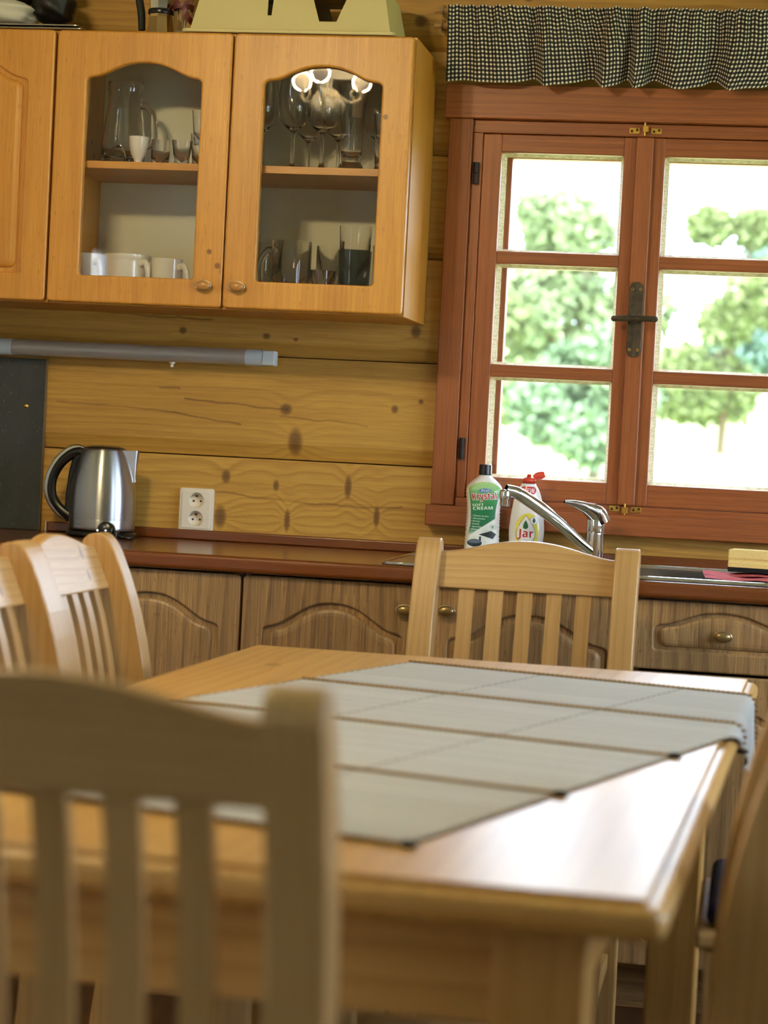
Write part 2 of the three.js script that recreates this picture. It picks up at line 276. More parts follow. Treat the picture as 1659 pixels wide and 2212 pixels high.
  for (const s of [-1, 1]) part('lever_cap', new THREE.SphereGeometry(0.0068, 14, 10).translate(XC + s * 0.046, 1.432 + s * 0.001, 0.054), M.bronze, plate);
  part('spindle', new THREE.CylinderGeometry(0.008, 0.009, 0.022, 16).rotateX(Math.PI / 2).translate(XC, 1.432, 0.040), M.bronze, plate);
  for (const sx of [-1, 1]) for (const sy of [-1, 1]) part('screw', new THREE.TorusGeometry(0.0026, 0.0009, 6, 12).translate(XC + sx * 0.009, 1.432 + sy * 0.068, 0.0304), M.brass, plate);
  for (const [y, up] of [[1.855, 1], [1.006, -1]]) {
    const l = part('latch_keeper', bx(0.012, 0.014, 0.012, XC + 0.001 * up, y + up * 0.003, 0.022, 0.001), M.brass, w, 'brass window latch keeper');
    for (const s of [-1, 1]) { part('keeper_wing', bx(0.023, 0.013, 0.003, XC + s * 0.0245, y, 0.0155 + (up < 0 ? .004 : 0), 0.0006), M.brass, l); for (const k of [-1, 1]) part('screw', new THREE.SphereGeometry(0.0032, 10, 6).scale(1, 1, 0.35).translate(XC + s * 0.0245 + k * 0.0058, y + (k > 0 ? 0.0018 : -0.0012), 0.0172 + (up < 0 ? .004 : 0)), M.screw, l); }
    part('bolt', new THREE.CylinderGeometry(0.0022, 0.0022, 0.03, 8).translate(XC - 0.001, y + up * 0.003, 0.0258), M.brass, l);
  }
  for (const y of [1.749, 1.1235]) { const h = part('hinge', new THREE.CylinderGeometry(0.0065, 0.0065, 0.024, 14).translate(0.1035, y + 0.0125, 0.0205), M.blackMetal, w, 'dark barrel hinge'); part('hinge_barrel', new THREE.CylinderGeometry(0.0065, 0.0065, 0.024, 14).translate(0.1035, y - 0.0125, 0.0205), M.blackMetal, h); }
}

// ---------------------------------------------------------------- gingham valance on its rods
{
  const c = document.createElement('canvas'); c.width = c.height = 64; const g = c.getContext('2d');
  g.fillStyle = '#e9e0c8'; g.fillRect(0, 0, 64, 64); g.fillStyle = 'rgba(16,11,12,0.74)'; g.fillRect(0, 0, 34, 64); g.fillRect(0, 0, 64, 34); g.fillStyle = '#0d090b'; g.fillRect(0, 0, 34, 34);
  const tx = new THREE.CanvasTexture(c); tx.wrapS = tx.wrapT = THREE.RepeatWrapping; tx.colorSpace = THREE.SRGBColorSpace;
  const cu = thing('gingham_valance', 'short gathered black and white gingham curtain hung above the window', 'curtain');
  const mat = P({ map: tx, roughness: 0.9, side: THREE.DoubleSide, transmission: 0.08, thickness: 0 }); mat.transmission = 0;
  const X0 = 0.030, L = 0.95, folds = [0.10, 0.185, 0.235, 0.315, 0.40, 0.485, 0.545, 0.63, 0.69, 0.77, 0.85, 0.92];
  const fz = (x, v) => { // v 0 top .. 1 bottom
    let z = 0.0030 * (1 - v * 0.7) * (Math.sin(x * 330 + 3 * Math.sin(x * 21)) + 0.8 * Math.sin(x * 173 + 1));
    const grow = 0.2 + 0.8 * Math.min(1, Math.max(0, (x - 0.09) / 0.16)), body = Math.pow(v, 0.7);
    const ph = x * 60 + 1.5 * Math.sin(x * 14 + 0.5) + 0.9 * Math.sin(x * 31) + 1.4 * (1 - v) * Math.sin(x * 23 + 2);
    z += grow * (0.008 + 0.013 * body) * (Math.sin(ph) + 0.35 * Math.sin(2 * ph + 0.6));
    return z;
  };
  const NU = 420, NV = 60, rows = [];
  const f = (u, v) => { const x = X0 + u * L; const z = fz(x - X0, v); const y = 2.116 - v * (0.169 - 0.07 * 0) - 0.0035 * Math.sin(u * 200) * (1 - v) * 0.5 + (v > 0.2 ? (z * -0.52) * v : 0); return [x + 0.004 * v * Math.sin(x * 60), y, 0.082 + z]; };
  for (let j = 0; j <= NV; j++) { const row = [0]; let p = f(0, j / NV); for (let i = 1; i <= NU; i++) { const q = f(i / NU, j / NV); row.push(row[i - 1] + Math.hypot(q[0] - p[0], (q[2] - p[2]))); p = q; } rows.push(row); }
  const geo = grid(NU, NV, (u, v) => { const i = Math.round(u * NU), j = Math.round(v * NV), q = f(u, v); return [...q, rows[j][i] / 0.0092, (1 - v) * 0.169 / 0.0092]; });
  part('valance_cloth', geo, mat, cu);
  const rodM = P({ map: TX.chair, roughness: 0.5 });
  for (const y of [2.1095, 2.076]) {
    const rod = thing('curtain_rod', y > 2.1 ? 'upper thin wooden curtain rod with a metal ring' : 'lower thin wooden curtain rod with a metal ring', 'curtain rod');
    part('dowel', wuv(new THREE.CylinderGeometry(0.0065, 0.0065, 1.0, 16).rotateZ(Math.PI / 2).translate(0.495, y, 0.045), 'x', 1.2, 0.3), rodM, rod);
    for (const x of [0.016, 0.965]) { const rg = part('ring', new THREE.TorusGeometry(0.011, 0.002, 8, 24).rotateY(Math.PI / 2 - 0.3).translate(x, y, 0.045), M.chrome, rod); part('bracket', tube([[x, y - 0.008, 0.038], [x, y - 0.012, 0.02], [x, y - 0.012, -0.02]], 0.0022, 8, 8), M.chrome, rg); }
  }
}

// ---------------------------------------------------------------- doors of the fitted kitchen
// arched outline: half width a, bottom b, shoulder s, crown c
function arch(x0, x1, y0, ys, yc, r = 0.006, cls = THREE.Shape) {
  const p = new cls(), m = (x0 + x1) / 2, w = x1 - x0;
  p.moveTo(x0 + r, y0); p.lineTo(x1 - r, y0); p.quadraticCurveTo(x1, y0, x1, y0 + r); p.lineTo(x1, ys - r); p.quadraticCurveTo(x1, ys, x1 - r * 1.6, ys + r * 0.4);
  p.bezierCurveTo(x1 - 0.19 * w, ys + (yc - ys) * 0.12, m + 0.24 * w, yc, m, yc);
  p.bezierCurveTo(m - 0.24 * w, yc, x0 + 0.19 * w, ys + (yc - ys) * 0.12, x0 + r * 1.6, ys + r * 0.4);
  p.quadraticCurveTo(x0, ys, x0, ys - r); p.lineTo(x0, y0 + r); p.quadraticCurveTo(x0, y0, x0 + r, y0);
  return p;
}
function rrect(x0, x1, y0, y1, r) { const s = new THREE.Shape(); s.moveTo(x0 + r, y0); s.lineTo(x1 - r, y0); s.quadraticCurveTo(x1, y0, x1, y0 + r); s.lineTo(x1, y1 - r); s.quadraticCurveTo(x1, y1, x1 - r, y1); s.lineTo(x0 + r, y1); s.quadraticCurveTo(x0, y1, x0, y1 - r); s.lineTo(x0, y0 + r); s.quadraticCurveTo(x0, y0, x0 + r, y0); return s; }
function knob(x, y, z, parent) {
  const k = part('knob', new THREE.SphereGeometry(1, 24, 16).scale(0.0165, 0.0105, 0.007).translate(x, y, z + 0.016), (parent.material === M.base ? M.knobBase : M.knobWood), parent, 'small oval knob');
  part('knob_rim', new THREE.TorusGeometry(1, 0.13, 8, 32).scale(0.0172, 0.0112, 0.012).translate(x, y, z + 0.0135), M.knobMetal, k);
  part('knob_stem', new THREE.CylinderGeometry(0.006, 0.007, 0.013, 14).rotateX(Math.PI / 2).translate(x, y, z + 0.0066), M.knobMetal, k);
}
function glassDoor(parent, x0, x1, y0, y1, z0, kx, mat, uvf) {
  const s = rrect(x0, x1, y0, y1, 0.011); s.holes.push(arch(x0 + 0.071, x1 - 0.066, y0 + 0.06, y1 - 0.103, y1 - 0.068, 0.008, THREE.Path));
  const d = part('door', uvf(extr(s, 0.02, 0.0045, 3).translate(0, 0, z0), 'y'), mat, parent);
  part('door_pane', new THREE.ShapeGeometry(arch(x0 + 0.062, x1 - 0.057, y0 + 0.05, y1 - 0.095, y1 - 0.058)).translate(0, 0, z0 + 0.004), M.pane, d);
  if (kx !== null) knob(kx, y0 + 0.046, z0 + 0.02, d);
  return d;
}
// door with a routed arch and a raised field; flat = drawer front
function panelDoor(parent, name, x0, x1, y0, y1, z0, k, mat, uvf, o = {}) {
  const m = o.m ?? 0.055, ch = o.crown ?? 0.045, s = rrect(x0, x1, y0, y1, 0.011);
  const hy = y1 - (o.topm ?? m) - ch, hole = arch(x0 + m, x1 - m, y0 + (o.botm ?? m), hy, hy + ch, 0.008, THREE.Path); s.holes.push(hole);
  const d = part(name, uvf(extr(s, 0.02, 0.0042, 3).translate(0, 0, z0), 'y'), mat, parent);
  part('door_core', uvf(bb(x0 + m - 0.02, x1 - m + 0.02, y0 + (o.botm ?? m) - 0.015, Math.min(y1 - 0.006, hy + ch + 0.012), z0 + 0.001, z0 + 0.012, 0), 'y'), mat, d);
  const e = o.field ?? 0.026, f = arch(x0 + m + e, x1 - m - e, y0 + (o.botm ?? m) + e, hy - e * 0.7, hy + ch - e, 0.005);
  const fg = new THREE.ExtrudeGeometry(f, { depth: 0.001, bevelEnabled: true, bevelThickness: 0.0072, bevelSize: 0.014, bevelOffset: -0.0, bevelSegments: 3, curveSegments: 16 }).translate(0, 0, z0 + 0.0115);
  part('raised_field', uvf(fg, 'y'), mat, d);
  if (k) knob(k[0], k[1], o.knobZ ?? (z0 + 0.02), d);
  return d;
}

// ---------------------------------------------------------------- wall cabinets
{
  const CZ = 0.30, Y0 = 1.401, Y1 = 2.001;
  const mk = (label, x0, x1) => { const c = thing('wall_cabinet', label, 'cabinet'); c.position.z = 0.001; return c; };
  const c = mk('wall cabinet with two arched glass doors full of glasses and cups', -0.8, 0);
  const t = 0.016;
  part('side_panel', wDoor(bb(-t, 0, Y0, Y1, 0, CZ, 0.001), 'y'), M.door, c);
  part('side_panel', wDoor(bb(-0.798, -0.798 + t, Y0, Y1, 0, CZ, 0.001), 'y'), M.door, c);
  part('top_panel', wDoor(bb(-0.798 + t, -t, Y1 - t, Y1, 0, CZ, 0.001), 'x'), M.door, c);
  part('bottom_panel', wDoor(bb(-0.798 + t, -t, Y0, Y0 + t, 0, CZ, 0.001), 'x'), M.door, c);
  part('back_panel', bb(-0.798 + t, -t, Y0 + t, Y1 - t, 0, 0.004, 0), M.backPanel, c, 'off white back panel');
  part('divider_stile', wDoor(bb(-0.41, -0.394, Y0 + t, Y1 - t, 0.004, 0.05, 0.001), 'y'), M.backPanel, c);
  const shf = part('shelf', wDoor(bb(-0.798 + t, -t, 1.703, 1.719, 0.0045, 0.285, 0.001), 'x'), M.door, c);
  part('shelf_edge', wDoor(bb(-0.798 + t, -t, 1.703, 1.719, 0.2851, 0.287, 0.0005), 'x'), M.door, shf, 'light wood edge band');
  glassDoor(c, -0.7975, -0.4015, Y0 + 0.003, Y1 - 0.002, CZ + 0.002, -0.44, M.door, wDoor);
  glassDoor(c, -0.3985, -0.0025, Y0 + 0.003, Y1 - 0.002, CZ + 0.002, -0.365, M.door, wDoor);
  const l = mk('wall cabinet with a solid raised panel door', -1.6, -0.8);
  part('carcass', wDoor(bb(-1.6, -0.8005, Y0, Y1, 0, CZ, 0.001), 'y'), M.door, l);
  panelDoor(l, 'door', -1.1985, -0.8025, Y0 + 0.003, Y1 - 0.002, CZ + 0.002, [-1.16, Y0 + 0.049], M.door, wDoor, { m: 0.06, topm: 0.06, crown: 0.05, field: 0.024 });
  panelDoor(l, 'door', -1.5985, -1.2015, Y0 + 0.003, Y1 - 0.002, CZ + 0.002, [-1.24, Y0 + 0.049], M.door, wDoor, { m: 0.06, topm: 0.06, crown: 0.05, field: 0.024 });
}

// ---------------------------------------------------------------- worktop, base cabinets, sink
const WT = 0.88;
{
  const wt = thing('worktop', 'glossy red-brown laminate kitchen worktop with rounded front edge', 'worktop');
  const s = new THREE.Shape(), x0 = -1.95, x1 = 1.9, zf = 0.598; // shape in x,-z
  s.moveTo(x0, -0.008); s.lineTo(x0, -zf); s.lineTo(x1, -zf); s.lineTo(x1, -0.008); s.lineTo(x0, -0.008);
  const h = new THREE.Path(); h.moveTo(0.43, -0.15); h.lineTo(0.43, -0.52); h.lineTo(0.86, -0.52); h.lineTo(0.86, -0.15); h.lineTo(0.43, -0.15); s.holes.push(h);
  const g = new THREE.ExtrudeGeometry(s, { depth: 0.034 - 0.02, bevelEnabled: true, bevelThickness: 0.010, bevelSize: 0.010, bevelOffset: -0.010, bevelSegments: 5 }).translate(0, 0, 0.010).rotateX(-Math.PI / 2).translate(0, WT - 0.034, 0);
  part('slab', wTop(g, 'x'), M.top, wt);
  part('upstand', wTop(bb(-0.872, x1, WT + 0.0002, WT + 0.0235, 0.001, 0.02, 0.004), 'x'), M.top, wt);
  part('end_cap', bb(-0.8755, -0.8722, WT + 0.0002, WT + 0.024, 0.001, 0.021, 0.001), M.white, wt, 'cream end strip');
  // base cabinets
  const Z0 = 0.555, gaps = [-1.05, -0.657, -0.265, 0.121, 0.54, 0.90, 1.3];
  const lab = ['brown base cabinet with arched door under the kettle, next to the cooker panel', 'brown base cabinet with arched door standing below the double socket', 'brown base cabinet with arched door left of the sink unit, hinged on the left', 'brown sink unit with arched door behind the far dining chair', 'brown base cabinet with an arched drawer above its door', 'brown base cabinet at the window end of the worktop'];
  for (let i = 0; i < 6; i++) {
    const a = gaps[i], b = gaps[i + 1], c = thing('base_cabinet', lab[i], 'cabinet', [0, 0, 0]);
    part('carcass', [wBase(bb(a + 0.001, a + 0.017, 0.1, 0.845, 0.03, Z0, 0.001), 'y'), wBase(bb(b - 0.017, b - 0.001, 0.1, 0.845, 0.03, Z0, 0.001), 'y'), wBase(bb(a + 0.017, b - 0.017, 0.1, 0.116, 0.03, Z0, 0), 'x'), wBase(bb(a + 0.017, b - 0.017, 0.116, 0.845, 0.03, 0.036, 0), 'y')], M.base, c);
    part('plinth', wBase(bb(a + 0.001, b - 0.001, 0, 0.0995, 0.4, 0.5, 0.001), 'x'), M.base, c);
    
    const kn = i === 2 ? [0.079, 0.79] : i === 3 ? [0.164, 0.794] : i < 2 ? [a + 0.042, 0.79] : [a + 0.042, 0.79];
    if (i === 4) {
      const dr = panelDoor(c, 'drawer_front', a + 0.0025, b - 0.0025, 0.703, 0.842, Z0 + 0.002, [0.72, 0.777], M.base, wBase, { m: 0.042, topm: 0.02, botm: 0.040, crown: 0.032, field: 0.021, knobZ: Z0 + 0.021 });
      panelDoor(c, 'door', a + 0.0025, b - 0.0025, 0.105, 0.698, Z0 + 0.002, [a + 0.042, 0.66], M.base, wBase, { m: 0.05 });
    } else panelDoor(c, 'door', a + 0.0025, b - 0.0025, 0.105, 0.842, Z0 + 0.002, kn, M.base, wBase, { m: 0.045, topm: 0.048, crown: 0.058 });
  }
  // sink
  const sk = thing('steel_sink', 'inset stainless steel sink with drainboard and raised rim', 'sink');
  const ss = rrect(0.022, 0.93, -0.572, -0.10, 0.03), hh = rrect(0.45, 0.84, -0.50, -0.17, 0.05); ss.holes.push(new THREE.Path(hh.getPoints()));
  part('rim', new THREE.ExtrudeGeometry(ss, { depth: 0.002, bevelEnabled: true, bevelThickness: 0.001, bevelSize: 0.002, bevelSegments: 2 }).rotateX(-Math.PI / 2).translate(0, WT + 0.0015, 0), M.sink, sk);
  const rimLine = [[0.026, -0.568], [0.926, -0.568], [0.926, -0.104], [0.026, -0.104]];
  part('rim_bead', tube([...rimLine.flatMap((p, i) => { const q = rimLine[(i + 1) % 4]; return [0.03, 0.1, 0.5, 0.9, 0.97].map(t => [p[0] + (q[0] - p[0]) * t, WT + 0.004, -(p[1] + (q[1] - p[1]) * t)]); })], 0.0042, 160, 10, true), M.chrome, sk);
  for (let i = 0; i < 7; i++) part('drain_rib', tube([[0.09, WT + 0.0045, 0.2 + i * 0.05], [0.25, WT + 0.0045, 0.2 + i * 0.05], [0.4, WT + 0.0045, 0.2 + i * 0.05]], 0.003, 8, 8), M.sink, sk);
  const bo = rrect(0.45, 0.84, -0.50, -0.17, 0.05), bi = rrect(0.4512, 0.8388, -0.4988, -0.1712, 0.049); bo.holes.push(new THREE.Path(bi.getPoints()));
  part('basin', [new THREE.ExtrudeGeometry(bo, { depth: 0.15, bevelEnabled: false }).rotateX(-Math.PI / 2).translate(0, WT - 0.148, 0), bb(0.452, 0.838, WT - 0.1495, WT - 0.1482, 0.172, 0.498, 0)], M.sink, sk);
}
// ---------------------------------------------------------------- things on the back wall
{
  const o = thing('double_socket', 'cream double power socket on the board wall above the worktop', 'socket', [-0.5145, 0.9495, 0.0]);
  const r = 0.008;
  const cp = rrect(-0.034, 0.034, -0.043, 0.043, 0.006); for (const y of [0.0225, -0.0205]) { const h = new THREE.Path(); h.absarc(0, y, 0.0178, 0, Math.PI * 2); cp.holes.push(h); }
  const fr = rrect(-0.041, 0.041, -0.0505, 0.0505, r); for (const y of [0.0225, -0.0205]) { const h = new THREE.Path(); h.absarc(0, y, 0.0182, 0, Math.PI * 2); fr.holes.push(h); }
  part('frame', new THREE.ExtrudeGeometry(fr, { depth: 0.006, bevelEnabled: true, bevelThickness: 0.003, bevelSize: 0.002, bevelOffset: -0.002, bevelSegments: 3, curveSegments: 8 }).translate(0, 0, 0.0025), M.white, o);
  part('cover_plate', new THREE.ExtrudeGeometry(cp, { depth: 0.011, bevelEnabled: true, bevelThickness: 0.001, bevelSize: 0.001, bevelOffset: -0.001, bevelSegments: 2, curveSegments: 16 }).translate(0, 0, 0.0015), M.white, o);
  for (const y of [0.0225, -0.0205]) {
    const w = part('socket_well', lathe([[0.0001, 0.003], [0.0165, 0.003], [0.0178, 0.0135]], 32).rotateX(Math.PI / 2).translate(0, y, 0), M.white, o);
    part('earth_pin', new THREE.CylinderGeometry(0.0024, 0.0024, 0.009, 12).rotateX(Math.PI / 2).translate(0, y + 0.010, 0.0078), M.screw, w);
    for (const s of [-1, 1]) part('pin_hole', new THREE.CylinderGeometry(0.0024, 0.0024, 0.0012, 12).rotateX(Math.PI / 2).translate(s * 0.0085, y - 0.002, 0.0032), M.dark, w);
  }
}
{
  const o = thing('strip_light', 'grey tubular under-cabinet strip light with pale plastic ends', 'light', [0, 0, 0]);
  const y = 1.3085, z = 0.042, metal = P({ color: '#b5afa4', metalness: 0.35, roughness: 0.38 }), cap = P({ color: '#c3ced3', roughness: 0.4 });
  part('tube_body', new THREE.CylinderGeometry(0.0185, 0.0185, 0.565, 28).rotateZ(Math.PI / 2).translate(-0.6835, y, z), metal, o);
  const s = new THREE.Shape(); s.moveTo(-0.019, -0.019); s.lineTo(0.019, -0.019); s.lineTo(0.019, 0.019); s.lineTo(-0.019, 0.019); s.lineTo(-0.019, -0.019);
  part('end_cap', [new THREE.CylinderGeometry(0.0195, 0.0192, 0.04, 28).rotateZ(Math.PI / 2).translate(-0.384, y, z), bx(0.03, 0.034, 0.036, -0.349, y - 0.0005, z, 0.003)], cap, o, 'pale blue grey end cap');
  part('end_cap', new THREE.CylinderGeometry(0.0195, 0.0195, 0.2, 28).rotateZ(Math.PI / 2).translate(-1.066, y, z), cap, o, 'pale blue grey end sleeve');
  part('pull_switch', [new THREE.CylinderGeometry(0.008, 0.006, 0.004, 16).translate(-0.58, y - 0.0205, z), new THREE.CylinderGeometry(0.0028, 0.004, 0.008, 12).translate(-0.58, y - 0.026, z)], M.white, o);
  for (const x of [-0.45, -0.9]) part('wall_clip', bx(0.02, 0.02, 0.026, x, y, 0.0135, 0.002), cap, o);
}
{
  const o = thing('splashback_panel', 'scuffed black board fixed to the wall beside the kettle', 'panel', [0, 0, 0]);
  const tx = dataTex(512, 512, (i, j) => { const a = fbm(i / 60, j / 90), s = n2(i / 3.2, j / 7), s2 = n2(i / 70, j / 130); let c = mix([38, 42, 41], [56, 60, 58], a); const v = s > 0.9 && s2 > 0.45 ? (s - 0.9) * 9 : 0; return mix(c, [128, 134, 130], Math.min(0.8, v)); });
  part('board', wuv(bb(-1.95, -0.894, WT + 0.0005, 1.284, 0.001, 0.012, 0.001), 'x', 0.35, 0.4), P({ map: tx, roughness: 0.5 }), o);
  for (const [x, y] of [[-0.938, 1.172], [-1.5, 1.172]]) part('screw', lathe([[0.0001, 0.003], [0.003, 0.0026], [0.0045, 0.0012], [0.0055, 0]], 16).rotateX(Math.PI / 2).translate(x, y, 0.0121), M.brass, o);
  part('edge_strip', bb(-0.8938, -0.8915, WT + 0.0005, 1.285, 0.001, 0.0125, 0.0004), P({ color: '#6f5a3c', roughness: 0.6 }), o);
}
// ---------------------------------------------------------------- kettle and its plug
{
  const o = thing('electric_kettle', 'brushed steel electric kettle with black handle on the worktop', 'kettle', [-0.706, WT + 0.0008, 0.125]);
  part('power_base', lathe([[0.0001, 0], [0.078, 0], [0.081, 0.004], [0.080, 0.010], [0.072, 0.014], [0.0001, 0.014]], 48), M.blackPlastic, o);
  const prof = [[0.070, 0.0145], [0.0745, 0.016], [0.0755, 0.022], [0.0758, 0.040], [0.0752, 0.0402], [0.0752, 0.0412], [0.0758, 0.0416], [0.0765, 0.07], [0.0745, 0.105], [0.070, 0.135], [0.0635, 0.163], [0.0555, 0.186], [0.0505, 0.197], [0.0485, 0.2005], [0.045, 0.2015], [0.0001, 0.2015]];
  part('body', lathe(prof, 72), M.steel, o);
  part('lid', lathe([[0.046, 0.2015], [0.0455, 0.2035], [0.035, 0.207], [0.015, 0.209], [0.0001, 0.2095]], 40), M.blackPlastic, o);
  // spout to the right
  const sp = grid(10, 14, (u, v) => { const y = 0.128 + v * 0.071, rb = 0.074 - 0.0235 * v, w = 0.004 + 0.016 * v, out = (0.002 + 0.030 * Math.pow(v, 1.15)); const a = (u - 0.5) * 2; const ex = rb - 0.008 + (out + 0.008) * (1 - Math.abs(a)); return [ex, y + 0.002 * v * (1 - Math.abs(a)), a * w]; });
  part('spout', sp, P({ color: '#b9b6b0', metalness: 1, roughness: 0.3, side: THREE.DoubleSide }), o);
  const hp = [[-0.040, 0.186, 0], [-0.066, 0.190, 0], [-0.098, 0.170, 0], [-0.121, 0.130, 0], [-0.122, 0.09, 0], [-0.104, 0.062, 0], [-0.074, 0.040, 0]];
  const h = part('handle', sweep(hp, [0.010, 0.0095, 0.0085, 0.008, 0.008, 0.008, 0.010], 1.35), M.blackPlastic, o);
  part('handle_root', sweep([[-0.046, 0.196, 0], [-0.066, 0.165, 0], [-0.078, 0.115, 0], [-0.080, 0.06, 0], [-0.076, 0.035, 0]], [0.010, 0.007, 0.005, 0.005, 0.007], 1.7), M.blackPlastic, h);
  part('handle_trim', sweep([[-0.050, 0.1965, 0], [-0.070, 0.200, 0], [-0.104, 0.178, 0], [-0.1295, 0.133, 0], [-0.1305, 0.088, 0], [-0.111, 0.055, 0], [-0.08, 0.032, 0]], [0.004, 0.0045, 0.0045, 0.0045, 0.0045, 0.004, 0.003], 2.0), P({ color: '#b9b8b4', metalness: 1, roughness: 0.25 }), h);
  const pl = thing('power_plug', 'black mains plug with coiled lead lying in front of the kettle', 'plug', [-0.662, WT + 0.001, 0.235]);
  part('plug_body', [lathe([[0.0001, 0], [0.0185, 0], [0.019, 0.006], [0.0185, 0.02], [0.015, 0.026], [0.0001, 0.0265]], 28).rotateX(Math.PI / 2 - 0.1).translate(0, 0.019, -0.012), bx(0.022, 0.02, 0.024, 0.016, 0.0105, -0.008, 0.006)], M.blackPlastic, pl);
  for (const [x, y] of [[-0.0095, 0.019], [0.0095, 0.0195]]) part('pin', new THREE.CylinderGeometry(0.0024, 0.0024, 0.018, 10).rotateX(Math.PI / 2 - 0.1).translate(x - 0.002, y, 0.020), M.chrome, pl);
  part('earth_hole', new THREE.CylinderGeometry(0.003, 0.003, 0.002, 12).rotateX(Math.PI / 2).translate(-0.0, 0.0275, 0.0143), M.chrome, pl);
  part('lead', tube([[0.02, 0.009, -0.008], [0.04, 0.006, -0.006], [0.055, 0.004, -0.02], [0.04, 0.004, -0.05], [0.01, 0.0035, -0.06], [-0.03, 0.0035, -0.045]], 0.0034, 40, 8), M.blackPlastic, pl);
}
// ---------------------------------------------------------------- bottles
function bottleSurface(prof, n) { // prof: rows [y, halfWidth, halfDepth, power]
  return (u, v) => {
    const f = v * (prof.length - 1), k = Math.min(Math.floor(f), prof.length - 2), t = f - k, L = i => prof[k][i] + (prof[k + 1][i] - prof[k][i]) * t, e = 2 / L(3), a = u * Math.PI * 2, c = Math.cos(a), s = Math.sin(a);
    return [Math.sign(c) * Math.pow(Math.abs(c), e) * L(1), L(0), Math.sign(s) * Math.pow(Math.abs(s), e) * L(2)];
  };
}
function smoothProf(pts, n, rip) { // Catmull-Rom through [y,w,d,p]
  const out = []; for (let i = 0; i <= n; i++) { const f = i / n * (pts.length - 1), k = Math.min(Math.floor(f), pts.length - 2), t = f - k, g = j => pts[Math.max(0, Math.min(pts.length - 1, j))]; const q = [0, 1, 2, 3].map(c => { const a = g(k - 1)[c], b = g(k)[c], d = g(k + 1)[c], e = g(k + 2)[c]; return 0.5 * (2 * b + (d - a) * t + (2 * a - 5 * b + 4 * d - e) * t * t + (3 * b - a - 3 * d + e) * t * t * t); }); if (rip) rip(q); out.push(q); } return out;
}
function labelPatch(surf, v0, v1, u0, u1, lift, hw, y0, y1) { // the front of the bottle (z+); the print is laid flat across it
  return grid(36, 60, (a, b) => { const u = u0 + (u1 - u0) * a, v = v0 + (v1 - v0) * b, p = surf(u, v); return [p[0], p[1], p[2] + lift, 0.5 + p[0] / (2 * hw), (p[1] - y0) / (y1 - y0)]; });
}
{
  const white = P({ color: '#ece9e6', roughness: 0.35, clearcoat: 0.3 });
  const o = thing('cleaner_bottle', 'white scouring cream bottle with green label and black cap by the sink', 'bottle', [0.167, WT + 0.0008, 0.075], 0.16);
  const pr = smoothProf([[0, 0.039, 0.022, 3.2], [0.004, 0.0405, 0.024, 3.2], [0.05, 0.0385, 0.024, 3], [0.10, 0.0375, 0.024, 3], [0.135, 0.0375, 0.024, 3], [0.165, 0.0395, 0.0245, 3], [0.185, 0.0405, 0.0245, 3], [0.198, 0.037, 0.022, 2.6], [0.212, 0.0255, 0.019, 2.2], [0.2235, 0.0142, 0.014, 2], [0.2265, 0.0125, 0.0125, 2], [0.228, 0.0001, 0.0001, 2]], 110, q => { if (q[0] > 0.012 && q[0] < 0.183) q[1] += 0.0011 * Math.sin(q[0] * 2 * Math.PI / 0.0088); });
  for (const q of pr) q[0] *= 0.822;
  const sf = bottleSurface(pr);
  part('bottle_body', grid(64, 110, (u, v) => sf(1 - u, v)), white, o);
  part('cap', lathe([[0.0001, 0.2100], [0.0125, 0.2100], [0.0142, 0.2085], [0.0147, 0.188], [0.0147, 0.1862], [0.0001, 0.1862]].reverse(), 32), M.blackPlastic, o);
  const c = document.createElement('canvas'); c.width = 512; c.height = 1079; const g = c.getContext('2d');
  g.fillStyle = '#ece9e6'; g.fillRect(0, 0, 512, 1079); g.translate(0, -10); g.scale(1, 0.686);
  g.save(); g.beginPath(); g.moveTo(36, 190); g.quadraticCurveTo(140, 66, 256, 62); g.quadraticCurveTo(400, 66, 484, 200); g.quadraticCurveTo(440, 420, 424, 560); g.quadraticCurveTo(400, 800, 440, 1000); g.lineTo(480, 1400); g.lineTo(20, 1400); g.quadraticCurveTo(60, 1100, 84, 900); g.quadraticCurveTo(84, 600, 60, 420); g.closePath(); g.clip();
  let gr = g.createLinearGradient(0, 60, 120, 1150); gr.addColorStop(0, '#b7d88e'); gr.addColorStop(0.3, '#56a862'); gr.addColorStop(0.55, '#1f8050'); gr.addColorStop(0.85, '#16704a'); gr.addColorStop(1, '#e6eeea'); g.fillStyle = gr; g.fillRect(0, 0, 512, 1400);
  g.strokeStyle = 'rgba(240,250,210,0.55)'; for (let i = 0; i < 14; i++) { const a = Math.PI + i / 13 * Math.PI; g.lineWidth = 5; g.beginPath(); g.moveTo(262 + 60 * Math.cos(a), 240 + 50 * Math.sin(a)); g.lineTo(262 + 240 * Math.cos(a), 240 + 190 * Math.sin(a)); g.stroke(); }
  g.fillStyle = '#eef2f0'; g.beginPath(); g.moveTo(512, 700); g.quadraticCurveTo(300, 900, 40, 1180); g.lineTo(0, 1400); g.lineTo(512, 1400); g.fill();
  g.restore();
  g.save(); g.translate(256, 240); g.rotate(-0.1); g.fillStyle = '#2a62a8'; g.beginPath(); g.ellipse(0, 0, 92, 44, 0, 0, 7); g.fill(); g.strokeStyle = '#bcd6ee'; g.lineWidth = 7; g.beginPath(); g.ellipse(0, 0, 80, 34, 0, 0, 7); g.stroke(); g.fillStyle = '#dfeaf6'; g.font = 'italic bold 54px sans-serif'; g.textAlign = 'center'; g.fillText('Real', 0, 18); g.restore();
  g.save(); g.translate(262, 415); g.rotate(-0.13); g.font = 'bold 178px sans-serif'; g.textAlign = 'center'; g.lineWidth = 20; g.strokeStyle = '#f4f4f0'; g.strokeText('Krystal', 0, 0, 350); g.fillStyle = '#b81f2e'; g.fillText('Krystal', 0, 0, 350); g.restore();
